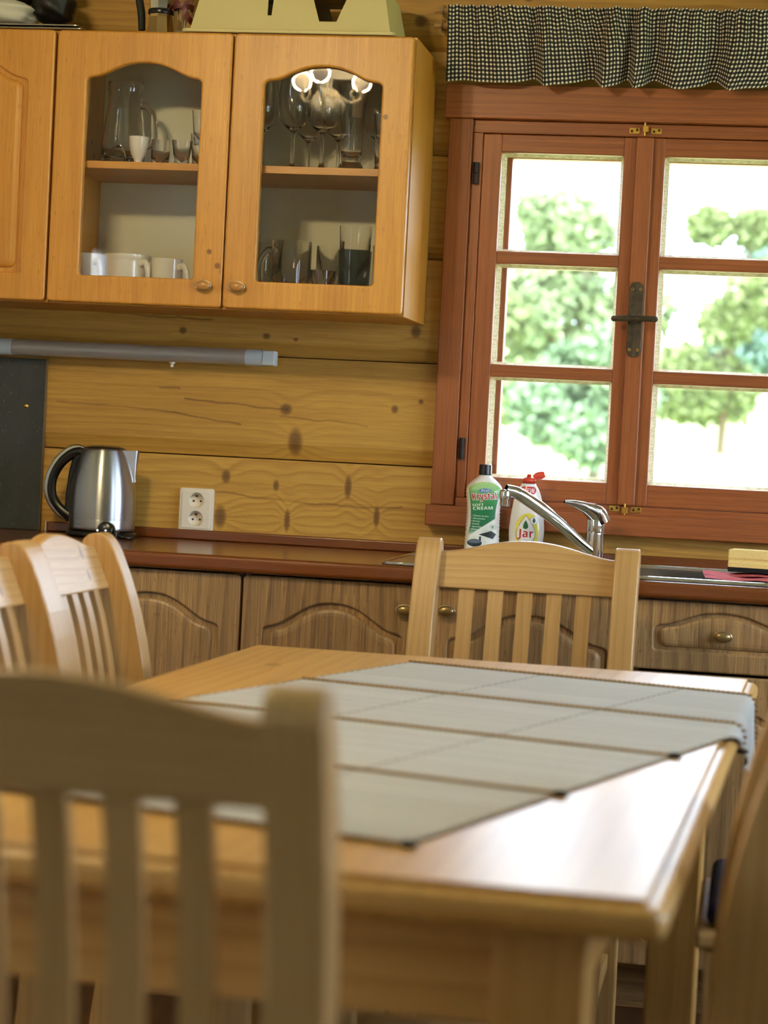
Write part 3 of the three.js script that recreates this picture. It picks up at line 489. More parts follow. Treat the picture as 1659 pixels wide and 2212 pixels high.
  g.save(); g.translate(104, 625); g.rotate(-0.12); g.fillStyle = '#f2f6f0'; g.font = 'bold 66px sans-serif'; g.fillText('SOFT', 0, -60, 160); g.font = 'bold 84px sans-serif'; g.fillText('CREAM', 0, 14, 300); g.restore();
  g.fillStyle = 'rgba(240,248,240,0.92)'; g.font = 'bold 36px sans-serif'; ['Čisticí krém', 'Keramika', 'Nerez', 'Smalt', 'Sporáky', 'Dřezy'].forEach((s, i) => { g.save(); g.translate(96 - i * 5, 760 + i * 54); g.rotate(0.03); g.fillText('• ' + s, 0, 0); g.restore(); });
  g.strokeStyle = '#e6efe9'; g.lineWidth = 12; const hexg = (x, y, r) => { g.beginPath(); for (let i = 0; i < 6; i++) g.lineTo(x + r * Math.cos(i * 1.0472), y + r * Math.sin(i * 1.0472)); g.closePath(); };
  g.fillStyle = '#c8d8d0'; hexg(400, 960, 62); g.fill(); g.stroke(); g.fillStyle = '#3d4a48'; g.font = 'bold 60px sans-serif'; g.fillText('F', 375, 985);
  g.fillStyle = '#dfe8e4'; hexg(330, 1110, 110); g.fill(); g.stroke(); g.fillStyle = '#233038'; g.beginPath(); g.moveTo(200, 1120); g.lineTo(370, 1040); g.lineTo(440, 1100); g.lineTo(400, 1200); g.closePath(); g.fill();
  g.fillStyle = '#dfe8e4'; hexg(190, 1270, 130); g.fill(); g.stroke(); g.fillStyle = '#1f2b38'; g.beginPath(); g.ellipse(150, 1290, 100, 76, 0, 0, 7); g.fill(); g.fillRect(210, 1160, 26, 110); g.fillStyle = '#5a6a80'; g.beginPath(); g.ellipse(150, 1262, 92, 36, 0, 0, 7); g.fill();
  g.fillStyle = '#b81f2e'; g.fillRect(390, 1330, 70, 50);
  const tx = new THREE.CanvasTexture(c); tx.colorSpace = THREE.SRGBColorSpace; tx.anisotropy = 8;
  part('label', labelPatch(sf, 0.06, 0.70, 0.46, 0.04, 0.0006, 0.042, 0, 0.177), P({ map: tx, roughness: 0.35, clearcoat: 0.3 }), o, 'green printed label');
}
{
  const white = P({ color: '#efedea', roughness: 0.3, clearcoat: 0.4 });
  const o = thing('dish_soap_bottle', 'white dish soap bottle with yellow oval label and open red cap', 'bottle', [0.266, WT + 0.0008, 0.07], 0.1);
  const pr = smoothProf([[0, 0.034, 0.02, 2.6], [0.004, 0.036, 0.022, 2.6], [0.05, 0.0385, 0.024, 2.4], [0.085, 0.0395, 0.0245, 2.3], [0.125, 0.0365, 0.023, 2.2], [0.165, 0.0315, 0.0205, 2.1], [0.192, 0.0235, 0.018, 2], [0.2055, 0.0165, 0.0155, 2], [0.209, 0.0150, 0.0150, 2], [0.2095, 0.0001, 0.0001, 2]], 80);
  for (const q of pr) q[0] *= 0.822;
  const sf = bottleSurface(pr);
  part('bottle_body', grid(56, 80, (u, v) => sf(1 - u, v)), white, o);
  const red = P({ color: '#d8452c', roughness: 0.35 });
  const cap = part('cap', lathe([[0.0001, 0.1726], [0.0152, 0.1726], [0.0150, 0.180], [0.0135, 0.184], [0.006, 0.186], [0.0045, 0.193], [0.0001, 0.1935]], 28), red, o, 'orange red flip cap');
  part('flip_lid', sweep([[0.010, 0.1855, 0], [0.018, 0.190, 0], [0.026, 0.192, 0], [0.034, 0.195, 0]], [0.003, 0.0045, 0.005, 0.0035], 1.8, 20, 12), red, cap);
  const c = document.createElement('canvas'); c.width = 512; c.height = 1100; const g = c.getContext('2d');
  g.fillStyle = '#efedea'; g.fillRect(0, 0, 512, 1100);
  g.save(); g.translate(256, 700); g.scale(0.84, 0.84); g.fillStyle = '#e9dc52'; g.beginPath(); g.moveTo(-190, -140); g.quadraticCurveTo(-120, -330, 30, -330); g.quadraticCurveTo(200, -320, 210, -60); g.quadraticCurveTo(216, 180, 110, 280); g.lineTo(-110, 280); g.quadraticCurveTo(-216, 120, -190, -140); g.fill();
  g.fillStyle = '#f6f4ee'; g.strokeStyle = '#6d6a3c'; g.lineWidth = 8; g.beginPath(); g.moveTo(-20, -290); g.quadraticCurveTo(150, -100, 150, 30); g.arc(-10, 30, 160, 0, Math.PI); g.quadraticCurveTo(-170, -110, -20, -290); g.fill(); g.stroke();
  g.fillStyle = '#1e6a3c'; g.beginPath(); g.moveTo(-20, -210); g.quadraticCurveTo(40, -120, 20, -80); g.quadraticCurveTo(-20, -40, -60, -80); g.quadraticCurveTo(-70, -130, -20, -210); g.fill();
  g.fillStyle = '#f4f4ee'; g.strokeStyle = '#9aa39a'; g.lineWidth = 5; g.beginPath(); g.arc(120, -210, 66, 0, 7); g.fill(); g.stroke(); g.fillStyle = '#3a4a40'; g.beginPath(); g.moveTo(120, -262); g.quadraticCurveTo(170, -200, 120, -168); g.quadraticCurveTo(72, -196, 120, -262); g.fill();
  g.font = 'bold 190px sans-serif'; g.textAlign = 'center'; g.fillStyle = '#c01f2a'; g.fillText('Jar', -8, 80, 270);
  g.fillStyle = '#8a8a80'; g.font = '24px sans-serif'; g.fillText('LEMON', -10, 140);
  g.fillStyle = '#f0cf3a'; g.beginPath(); g.arc(40, 240, 60, 0, 7); g.fill(); g.fillStyle = '#f7ecae'; g.beginPath(); g.arc(20, 236, 44, 0, 7); g.fill(); g.fillStyle = '#f6f4f0'; g.beginPath(); g.arc(120, 220, 46, 0, 7); g.fill();
  g.restore();
  g.fillStyle = '#c8202c'; g.beginPath(); g.roundRect(148, 42, 216, 112, 52); g.fill(); g.fillStyle = '#f6eeea'; g.font = 'bold 92px sans-serif'; g.textAlign = 'center'; g.fillText('NEW', 256, 130, 170);
  const tx = new THREE.CanvasTexture(c); tx.colorSpace = THREE.SRGBColorSpace; tx.anisotropy = 8;
  part('label', labelPatch(sf, 0.06, 0.80, 0.46, 0.04, 0.0006, 0.040, 0, 0.172), P({ map: tx, roughness: 0.3, clearcoat: 0.4 }), o, 'yellow oval label');
}
// ---------------------------------------------------------------- faucet, sponge, cloth
{
  const o = thing('mixer_tap', 'chrome single lever kitchen tap with long angled spout', 'tap', [0.425, WT + 0.004, 0.125]);
  part('column', lathe([[0.0001, 0], [0.026, 0], [0.026, 0.004], [0.0215, 0.008], [0.0205, 0.012], [0.0205, 0.0665], [0.0195, 0.068], [0.0195, 0.0705], [0.0208, 0.072], [0.0208, 0.098], [0.018, 0.108], [0.009, 0.112], [0.0001, 0.113]], 40), M.chrome, o);
  const sp = part('spout', sweep([[-0.004, 0.026, 0.010], [-0.03, 0.046, 0.022], [-0.085, 0.093, 0.048], [-0.14, 0.132, 0.072], [-0.172, 0.150, 0.088], [-0.193, 0.154, 0.098]], [0.010, 0.0105, 0.0115, 0.0125, 0.0125, 0.0115], 1.15, 50, 20), M.chrome, o);
  part('aerator', lathe([[0.0001, -0.026], [0.0105, -0.026], [0.011, -0.024], [0.011, -0.012], [0.0125, -0.010], [0.0128, 0.006], [0.010, 0.010], [0.0001, 0.011]], 28).translate(-0.1935, 0.145, 0.098), M.chrome, sp);
  part('lever', sweep([[0.010, 0.092, 0.0], [0.002, 0.108, 0.006], [-0.018, 0.121, 0.022], [-0.045, 0.131, 0.04], [-0.068, 0.135, 0.055]], [0.018, 0.017, 0.010, 0.0065, 0.0030], 1.3, 40, 18), M.chrome, o);
}
{
  const pink = P({ color: '#c0525a', roughness: 0.95 });
  const cl = thing('pink_cloth', 'folded pink cleaning cloth lying on the sink rim', 'cloth');
  part('cloth_sheet', grid(40, 24, (u, v) => { const x = 0.672 + u * 0.25, z = 0.30 + v * 0.235; return [x + 0.012 * (v - 0.5), WT + 0.0115 + 0.0015 * Math.sin(x * 60 + z * 33) + 0.001 * Math.sin(z * 80) - (v > 0.9 ? (v - 0.9) * 0.02 : 0), z]; }), P({ color: '#c0525a', roughness: 0.95, side: THREE.DoubleSide }), cl);
  part('cloth_fold', grid(40, 14, (u, v) => { const x = 0.674 + u * 0.246, a = v * Math.PI; return [x, WT + 0.0125 + 0.002 * Math.sin(x * 50) + 0.004 * Math.sin(a), 0.305 + v * 0.16]; }), P({ color: '#c0525a', roughness: 0.95, side: THREE.DoubleSide }), cl);
  const o = thing('kitchen_sponge', 'yellow kitchen sponge with black scouring pad standing on pink cloth', 'sponge', [0.775, WT + 0.0195, 0.40], -0.15);
  const tex = dataTex(128, 128, (i, j) => { const s = n2(i / 2.2, j / 2.2), s2 = fbm(i / 7, j / 7); return mix([244, 224, 150], [214, 184, 104], Math.max(0, s - 0.62) * 1.8 + s2 * 0.25); });
  const sh = new THREE.Shape(); sh.moveTo(-0.034, 0.010); sh.lineTo(0.034, 0.010); sh.lineTo(0.034, 0.019); sh.quadraticCurveTo(0.0295, 0.024, 0.034, 0.029); sh.lineTo(0.034, 0.046); sh.lineTo(-0.034, 0.046); sh.lineTo(-0.034, 0.029); sh.quadraticCurveTo(-0.0295, 0.024, -0.034, 0.019); sh.lineTo(-0.034, 0.010);
  part('foam', wuv(extr(sh, 0.105, 0.002).rotateY(Math.PI / 2).translate(-0.05, 0, 0), 'x', 0.05, 0.05), P({ map: tex, roughness: 1 }), o);
  part('scouring_pad', bb(-0.05, 0.055, 0, 0.0099, -0.034, 0.034, 0.002), S({ color: '#14161a', roughness: 1 }), o, 'black scouring pad');
}
// ---------------------------------------------------------------- glass and china behind the doors
const SH = 1.7193, BT = 1.4173;   // tops of the shelf and of the cabinet floor
function wallProfile(outer, t, base) { // outer: [r, y] from foot to rim; a closed profile with wall and base thickness
  const inner = outer.filter(p => p[1] > outer[0][1] + base).map(p => [Math.max(0.0005, p[0] - t), p[1]]).reverse();
  return [[0.0001, outer[0][1]], ...outer, ...inner, [0.0001, outer[0][1] + base]];
}
function glassware(name, label, cat, x, y, z, prof, mat, group) { const o = thing(name, label, cat, [x, y, z], 0, group); part('vessel', lathe(prof, 36), mat || M.glass, o); return o; }
{
  // upper left
  const jug = glassware('glass_jug', 'tall clear glass jug with handle on the cabinet shelf', 'jug', -0.693, SH, 0.135, wallProfile([[0.046, 0.0], [0.050, 0.004], [0.0515, 0.02], [0.050, 0.06], [0.0445, 0.105], [0.0395, 0.14], [0.0385, 0.160], [0.0385, 0.176], [0.0405, 0.180], [0.0395, 0.184], [0.0402, 0.196]], 0.0028, 0.006));
  part('handle', sweep([[0.036, 0.146, 0], [0.052, 0.143, 0], [0.066, 0.125, 0], [0.0705, 0.095, 0], [0.070, 0.065, 0], [0.050, 0.050, 0]], [0.005, 0.0055, 0.005, 0.005, 0.0045, 0.005], 1.5, 30, 10), M.glass, jug);
  glassware('glass_dome_cup', 'small round glass cup turned upside down before the jug', 'glass', -0.678, SH, 0.225, wallProfile([[0.018, 0], [0.0195, 0.006], [0.018, 0.022], [0.012, 0.037], [0.004, 0.043]], 0.0022, 0.004));
  const ec = thing('egg_cup', 'white porcelain egg cup on the cabinet shelf', 'egg cup', [-0.630, SH, 0.228]);
  part('cup', lathe([[0.0001, 0], [0.0125, 0], [0.0125, 0.002], [0.009, 0.006], [0.010, 0.012], [0.0165, 0.023], [0.021, 0.042], [0.0228, 0.062], [0.0215, 0.0625], [0.0195, 0.042], [0.014, 0.023], [0.0001, 0.017]], 36), M.china, ec);
  const tg = glassware('tea_light_glass', 'small rounded clear glass cup beside the egg cup', 'glass', -0.584, SH, 0.21, wallProfile([[0.0145, 0], [0.018, 0.005], [0.0205, 0.02], [0.0208, 0.04], [0.0205, 0.059]], 0.0018, 0.006));
  glassware('shot_glass', 'small flared clear shot glass on the cabinet shelf', 'glass', -0.532, SH, 0.22, wallProfile([[0.0165, 0], [0.017, 0.003], [0.0185, 0.025], [0.0235, 0.058]], 0.002, 0.009));
  for (let i = 0; i < 2; i++) glassware('juice_glass', i ? 'clear tumbler stacked inside another by the door frame' : 'clear tumbler holding a second one by the door frame', 'glass', -0.498, SH + i * 0.052, 0.18, wallProfile([[0.018, 0], [0.019, 0.003], [0.021, 0.03], [0.0255, 0.078]].map(p => [p[0] - i * 0.001, p[1]]), 0.0016, 0.006));
  // lower left
  const mug = (name, label, x, z, r, h, turn, prof) => { const o = thing(name, label, 'cup', [x, BT, z], turn); part('cup_body', lathe(prof || [[0.0001, 0], [r * 0.8, 0], [r * 0.82, 0.004], [r, 0.012], [r, h - 0.002], [r - 0.001, h], [r - 0.004, h - 0.001], [r - 0.004, 0.012], [0.0001, 0.008]], 44), M.china, o); part('handle', sweep([[r - 0.003, h * 0.80, 0], [r + 0.014, h * 0.82, 0], [r + 0.024, h * 0.62, 0], [r + 0.020, h * 0.38, 0], [r - 0.003, h * 0.22, 0]], [0.0055, 0.0055, 0.005, 0.005, 0.0055], 1.4, 28, 12), M.china, o); return o; };
  mug('coffee_mug', 'white mug half hidden by the door frame, beside the wide cup', -0.747, 0.19, 0.032, 0.104, -0.75);
  mug('soup_cup', 'wide white soup cup with rim and handle', -0.656, 0.185, 0.050, 0.105, -0.62, [[0.0001, 0], [0.036, 0], [0.037, 0.005], [0.047, 0.02], [0.0495, 0.05], [0.0485, 0.088], [0.0515, 0.093], [0.053, 0.104], [0.051, 0.1045], [0.046, 0.09], [0.0455, 0.03], [0.0001, 0.012]]);
  mug('coffee_mug', 'white straight mug beside the wide cup near the door knob', -0.563, 0.19, 0.036, 0.099, -0.45);
  glassware('tall_tumbler', 'tall clear tumbler behind the white mugs', 'glass', -0.494, BT, 0.10, wallProfile([[0.025, 0], [0.026, 0.003], [0.03, 0.13]], 0.0018, 0.01));
  // upper right: stemware
  const wine = (label, x, z, s, h) => glassware('wine_glass', label, 'wine glass', x, SH, z, [[0.0001, 0], [0.033, 0], [0.0335, 0.0015], [0.02, 0.004], [0.007, 0.009], [0.0042, 0.02], [0.0040, 0.07 * h], [0.005, 0.083 * h], [0.012, 0.090 * h], [0.026 * s, 0.103 * h], [0.034 * s, 0.122 * h], [0.0365 * s, 0.145 * h], [0.034 * s, 0.175 * h], [0.0295 * s, 0.205 * h], [0.0288 * s, 0.205 * h], [0.0332 * s, 0.175 * h], [0.0357 * s, 0.145 * h], [0.0332 * s, 0.122 * h], [0.0252 * s, 0.104 * h], [0.012, 0.093 * h], [0.0001, 0.0915 * h]], M.glass, 'wine glasses behind the glass door');
  wine('wine glass half hidden by the frame of the glass door', -0.366, 0.16, 1.0, 1.05); wine('large bowled wine glass standing foremost by the door frame', -0.285, 0.20, 1.02, 1.02); wine('shorter wine glass behind the large bowled one', -0.268, 0.11, 1.0, 0.92); wine('wine glass with the stoutest stem foot, beside the tall beer glass', -0.2155, 0.215, 1.08, 0.97); wine('wine glass behind the stout footed one', -0.196, 0.125, 1.05, 0.94); wine('wine glass behind the tall beer glass', -0.105, 0.12, 1.0, 0.94);
  const bg = glassware('beer_glass', 'tall slim beer glass with heavy foot and faint printed crest', 'glass', -0.151, SH, 0.205, [[0.0001, 0], [0.031, 0], [0.0315, 0.004], [0.025, 0.016], [0.0215, 0.021], [0.022, 0.026], [0.0235, 0.05], [0.0285, 0.12], [0.0325, 0.192], [0.0315, 0.192], [0.0273, 0.12], [0.0221, 0.05], [0.0195, 0.034], [0.0001, 0.030]], M.glass);
  part('crest', grid(10, 10, (u, v) => { const a = Math.PI * 0.5 + 0.9 - u * 0.8; const r = 0.0298 + 0.0024 * v; return [r * Math.cos(a) * -1, 0.118 + v * 0.045, r * Math.sin(a) + 0.0002]; }), P({ color: '#a08f70', roughness: 0.6, side: THREE.DoubleSide, transparent: true, opacity: 0.5 }), bg, 'faint printed crest');
  glassware('beer_glass', 'tall slim glass with dark foot behind the door frame', 'glass', -0.082, SH, 0.205, [[0.0001, 0], [0.020, 0], [0.0205, 0.003], [0.016, 0.012], [0.0155, 0.018], [0.018, 0.06], [0.022, 0.13], [0.021, 0.13], [0.0168, 0.06], [0.014, 0.024], [0.0001, 0.021]], M.glass);
  // lower right
  const beer = (label, x, z, turn) => { const o = glassware('beer_mug', label, 'beer mug', x, BT, z, wallProfile([[0.043, 0], [0.045, 0.004], [0.0448, 0.07], [0.045, 0.147]], 0.005, 0.014)); part('handle', sweep([[0.043, 0.122, 0], [0.06, 0.128, 0], [0.078, 0.108, 0], [0.080, 0.07, 0], [0.066, 0.035, 0], [0.043, 0.028, 0]], [0.007, 0.0075, 0.007, 0.007, 0.007, 0.007], 1.2, 30, 12), M.glass, o); o.rotation.y = turn; return o; };
  beer('heavy clear glass beer mug with its handle towards the door knob', -0.277, 0.195, Math.PI - 0.35);
  beer('clear glass beer mug half hidden by the door frame', -0.372, 0.09, -2.2);
  glassware('jam_jar_glass', 'clear squat glass behind a smaller one', 'glass', -0.201, BT, 0.145, wallProfile([[0.027, 0], [0.0285, 0.004], [0.0285, 0.143]], 0.002, 0.01));
  glassware('small_tumbler', 'small clear ribbed tumbler before the squat glass', 'glass', -0.1985, BT, 0.225, wallProfile([[0.025, 0], [0.0265, 0.003], [0.0295, 0.082]], 0.0025, 0.01));
  for (let i = 0; i < 2; i++) glassware('smoked_tumbler', i ? 'tumbler standing stacked in the smoked grey one' : 'smoked grey tumbler holding a stacked clear one', 'glass', -0.132, BT + i * 0.054, 0.205, wallProfile([[0.029, 0], [0.031, 0.003], [0.0345, 0.06], [0.0375, 0.130]].map(p => [p[0] - i * 0.0012, p[1]]), 0.0022, 0.012), i ? M.glass : M.smoke);
  glassware('smoked_tumbler', 'grey tumbler behind the stacked pair by the cabinet side', 'glass', -0.072, BT, 0.115, wallProfile([[0.0285, 0], [0.030, 0.003], [0.0365, 0.15]], 0.002, 0.012), M.smoke);
}
// ---------------------------------------------------------------- on top of the wall cabinets
const CT = 2.0015;
{
  const o = thing('plastic_crate', 'upturned cream plastic crate with slots on the wall cabinet', 'crate', [-0.283, CT + 0.001, 0.175]);
  const m = P({ color: '#d2c48c', roughness: 0.5 });
  const hw = 0.222, hd = 0.125, h = 0.105, sl = 0.022;
  const front = z => { const s = new THREE.Shape(); s.moveTo(-hw, 0); s.lineTo(hw, 0); s.lineTo(hw - sl, h); s.lineTo(-hw + sl, h); s.lineTo(-hw, 0); const a = new THREE.Path(); a.moveTo(-0.052, 0.034); a.lineTo(-0.043, 0.034); a.lineTo(-0.040, 0.095); a.lineTo(-0.054, 0.095); s.holes.push(a); const b = new THREE.Path(); b.moveTo(0.064, 0.022); b.lineTo(0.102, 0.022); b.lineTo(0.128, 0.095); b.lineTo(0.040, 0.095); s.holes.push(b); return new THREE.ExtrudeGeometry(s, { depth: 0.0025, bevelEnabled: false }); };
  const tilt = Math.atan2(sl, h);
  part('front_wall', front().rotateX(-tilt).translate(0, 0.008, hd - 0.0025), m, o);
  part('rear_wall', front().rotateX(tilt).translate(0, 0.008, -hd), m, o);
  const side = () => { const s = new THREE.Shape(); s.moveTo(-hd, 0); s.lineTo(hd, 0); s.lineTo(hd - sl, h); s.lineTo(-hd + sl, h); s.lineTo(-hd, 0); return new THREE.ExtrudeGeometry(s, { depth: 0.0025, bevelEnabled: false }).rotateY(Math.PI / 2); };
  part('side_wall', side().rotateZ(tilt).translate(hw - 0.0025, 0.008, 0), m, o);
  part('side_wall', side().rotateZ(-tilt).translate(-hw, 0.008, 0), m, o);
  part('top_wall', bx(2 * (hw - sl), 0.003, 2 * (hd - sl), 0, h + 0.0065, 0, 0.001), m, o);
  const rim = rrect(-hw - 0.018, hw + 0.014, -hd - 0.014, hd + 0.014, 0.02), ih = rrect(-hw + 0.003, hw - 0.003, -hd + 0.003, hd - 0.003, 0.004); rim.holes.push(new THREE.Path(ih.getPoints(4)));
  part('rim', new THREE.ExtrudeGeometry(rim, { depth: 0.003, bevelEnabled: true, bevelThickness: 0.0025, bevelSize: 0.0025, bevelOffset: -0.0025, bevelSegments: 3, curveSegments: 5 }).rotateX(-Math.PI / 2).translate(0, 0.0025, 0), m, o);
}
{
  const o = thing('moka_pot', 'metal stove-top coffee maker with black handle on the cabinet', 'coffee maker', [-0.585, CT, 0.255]);
  part('boiler', lathe([[0.0001, 0], [0.030, 0], [0.0315, 0.003], [0.026, 0.040], [0.0265, 0.046], [0.0001, 0.046]], 8), P({ color: '#c9a877', metalness: 1, roughness: 0.16, flatShading: true }), o, 'warm tinted metal base');
  part('collar', lathe([[0.0265, 0.046], [0.0285, 0.048], [0.0285, 0.056], [0.026, 0.058]], 36), M.blackPlastic, o);
  part('jug', lathe([[0.0001, 0.058], [0.026, 0.058], [0.0335, 0.135], [0.0325, 0.137], [0.0001, 0.14]], 8), P({ color: '#cfcbc4', metalness: 1, roughness: 0.14, flatShading: true }), o);
  part('lid', lathe([[0.033, 0.138], [0.028, 0.146], [0.012, 0.155], [0.009, 0.17], [0.0001, 0.172]], 24), M.blackPlastic, o);
  part('handle', sweep([[-0.030, 0.128, 0.0], [-0.050, 0.126, 0.0], [-0.052, 0.09, 0], [-0.045, 0.05, 0], [-0.042, 0.012, 0]], [0.009, 0.0095, 0.009, 0.009, 0.008], 1, 30, 12), M.blackPlastic, o);
}
{
  const o = thing('candle_jar', 'clear glass candle jar tied with a dark red ribbon on the cabinet', 'jar', [-0.532, CT, 0.26]);
  part('jar_glass', lathe(wallProfile([[0.020, 0], [0.0215, 0.003], [0.0215, 0.10]], 0.002, 0.004), 36), M.glass, o);
  part('candle', lathe([[0.0001, 0.0045], [0.0150, 0.0045], [0.0150, 0.008], [0.0001, 0.0085]], 28), P({ color: '#e8e0cc', roughness: 0.5 }), o);
  part('wick_pin', new THREE.CylinderGeometry(0.0016, 0.0016, 0.024, 8).translate(0.004, 0.0206, 0.004), M.chrome, o);
  const red = P({ color: '#5a120e', roughness: 0.45, side: THREE.DoubleSide });
  const rb = (pts, w) => { const c = new THREE.CatmullRomCurve3(pts.map(p => new THREE.Vector3(...p))); return grid(30, 2, (u, v) => { const p = c.getPoint(u); return [p.x + (v - 0.5) * w * 0.5, p.y + (v - 0.5) * w, p.z]; }); };
  part('ribbon', [rb([[-0.024, 0.058, 0.010], [-0.012, 0.060, 0.026], [0.004, 0.062, 0.028], [0.012, 0.046, 0.028], [0.020, 0.032, 0.020], [0.024, 0.028, 0.010]], 0.012), rb([[-0.032, 0.052, 0.018], [-0.015, 0.068, 0.028], [0.002, 0.064, 0.030], [0.020, 0.070, 0.026]], 0.010), grid(40, 2, (u, v) => { const a = u * Math.PI * 2; return [0.0228 * Math.cos(a), 0.056 + v * 0.011, 0.0228 * Math.sin(a)]; })], red, o, 'dark red ribbon');
}
{
  const o = thing('baking_tray', 'thin metal baking tray lying lowest on the wall cabinet', 'tray', [-1.02, CT + 0.0005, 0.165]);
  const tray = (n, w, d) => { const s = rrect(-w, w, -d, d, 0.01); return extr(s, 0.0035, 0.001).rotateX(-Math.PI / 2); };
  part('tray_plate', tray(0, 0.275, 0.15), P({ color: '#a39a8c', metalness: 1, roughness: 0.3 }), o);
  const o2 = thing('baking_tray', 'thin metal baking tray lying on top of another one', 'tray', [-1.03, CT + 0.0075, 0.165]);
  part('tray_plate', tray(0, 0.275, 0.15).translate(0, 0.0, 0), P({ color: '#b5ada0', metalness: 1, roughness: 0.25 }), o2);
  part('tray_foot', [bx(0.01, 0.0028, 0.01, 0.18, -0.0018, 0.12, 0.0005), bx(0.01, 0.0028, 0.01, -0.2, -0.0018, 0.12, 0.0005), bx(0.01, 0.0028, 0.01, 0.18, -0.0018, -0.1, 0.0005)], M.chrome, o2);
  const lump = (cx, cy, cz, rx, ry, rz, seed, pw = 2.4) => grid(48, 30, (u, v) => { const a = u * Math.PI * 2, b = (v - 0.5) * Math.PI, sg = (t, e) => Math.sign(t) * Math.pow(Math.abs(t), e), e = 2 / pw; let x = sg(Math.cos(b), e) * sg(Math.cos(a), e), y = sg(Math.sin(b), e), z = sg(Math.cos(b), e) * sg(Math.sin(a), e); const n = 1 + 0.05 * Math.sin(5 * x + 3 * y * 2 + seed) + 0.035 * Math.sin(9 * z + 4 * x + seed * 2) + 0.02 * Math.sin(14 * y + 6 * x); return [cx + rx * x * n, cy + ry * y * n, cz - rz * z * n]; });
  const bag = thing('grey_pouch', 'soft grey folded cloth lying on the metal trays', 'cloth', [-1.0, CT + 0.0115, 0.2]);
  part('pouch_body', lump(-0.06, 0.036, 0.015, 0.18, 0.034, 0.1, 1.3), S({ color: '#c9c6b8', roughness: 0.9 }), bag);
  part('seam', tube([[-0.24, 0.020, 0.1], [-0.1, 0.0225, 0.104], [0.0, 0.022, 0.103], [0.06, 0.030, 0.085]], 0.0016, 30, 6), S({ color: '#6f6c62', roughness: 0.9 }), bag);
  const hat = thing('black_bag', 'black soft bag lying over the grey cloth on the cabinet', 'bag', [-1.0, CT + 0.0115, 0.2]);
  part('bag_body', lump(-0.03, 0.124, -0.04, 0.20, 0.050, 0.08, 4.1), S({ color: '#0d0b0b', roughness: 0.55 }), hat);
  part('bag_flap', lump(0.150, 0.062, 0.0, 0.048, 0.042, 0.055, 2.2), S({ color: '#0f0c0b', roughness: 0.5 }), hat);
  part('bag_strap', tube([[0.05, 0.12, 0.052], [0.085, 0.092, 0.062], [0.125, 0.075, 0.05]], 0.006, 20, 8), S({ color: '#17130f', roughness: 0.45 }), hat);
}
// ---------------------------------------------------------------- pendant lamp over the room (seen mirrored in the cabinet glass)
{
  const L = [-0.60, 2.17, 2.32];
  const o = thing('pendant_lamp', 'pendant lamp with porcelain body, curled arms and white dish shade', 'lamp', L);
  part('porcelain_body', lathe([[0.0001, -0.09], [0.012, -0.088], [0.035, -0.07], [0.052, -0.04], [0.056, -0.015], [0.050, 0.002], [0.040, 0.012], [0.034, 0.022], [0.034, 0.028], [0.016, 0.036], [0.0001, 0.036]], 40), M.china, o);
  part('band', lathe([[0.0505, 0.0035], [0.0412, 0.0125], [0.0352, 0.022]], 40), P({ color: '#c9bd9f', roughness: 0.3 }), o);
  part('stem', new THREE.CylinderGeometry(0.012, 0.014, RH - L[1] - 0.036, 16).translate(0, (RH - L[1] + 0.036) / 2 - 0.0005, 0), P({ color: '#8f8c84', metalness: 0.8, roughness: 0.35 }), o);
  part('dish_shade', lathe([[0.014, 0.150], [0.05, 0.148], [0.12, 0.132], [0.17, 0.105], [0.178, 0.094], [0.174, 0.094], [0.166, 0.103], [0.118, 0.128], [0.05, 0.144], [0.014, 0.146]], 48), P({ color: '#f1ecdf', roughness: 0.35 }), o, 'wide white dish shade');
  const glow = S({ color: '#fff3dc', emissive: new THREE.Color(1, 0.82, 0.58), emissiveIntensity: 4, roughness: 0.4 });
  for (let i = 0; i < 3; i++) {
    const a = 0.5 + i * Math.PI * 2 / 3, c = Math.cos(a), s = Math.sin(a), R = 0.11;
    const arm = part('arm', tube([[c * 0.02, 0.03, s * 0.02], [c * 0.07, 0.0, s * 0.07], [c * 0.105, 0.012, s * 0.105], [c * R, 0.045, s * R]], 0.005, 30, 8), P({ color: '#c9c0ae', metalness: 0.6, roughness: 0.35 }), o);
    part('scroll', tube([[c * 0.09, 0.005, s * 0.09], [c * 0.075, 0.03, s * 0.075], [c * 0.095, 0.045, s * 0.095], [c * 0.105, 0.03, s * 0.105]], 0.0035, 20, 8), P({ color: '#c9c0ae', metalness: 0.6, roughness: 0.35 }), arm);
    part('bulb', new THREE.SphereGeometry(0.026, 20, 14).translate(c * R, 0.066, s * R), glow, arm, 'lit opal bulb');
    const l = new THREE.PointLight(new THREE.Color(1, 0.78, 0.45), 1.5, 0, 2); l.name = 'lamp_light'; l.position.set(c * R, 0.066, s * R); l.castShadow = true; l.shadow.radius = 1.5; o.add(l);
  }
}
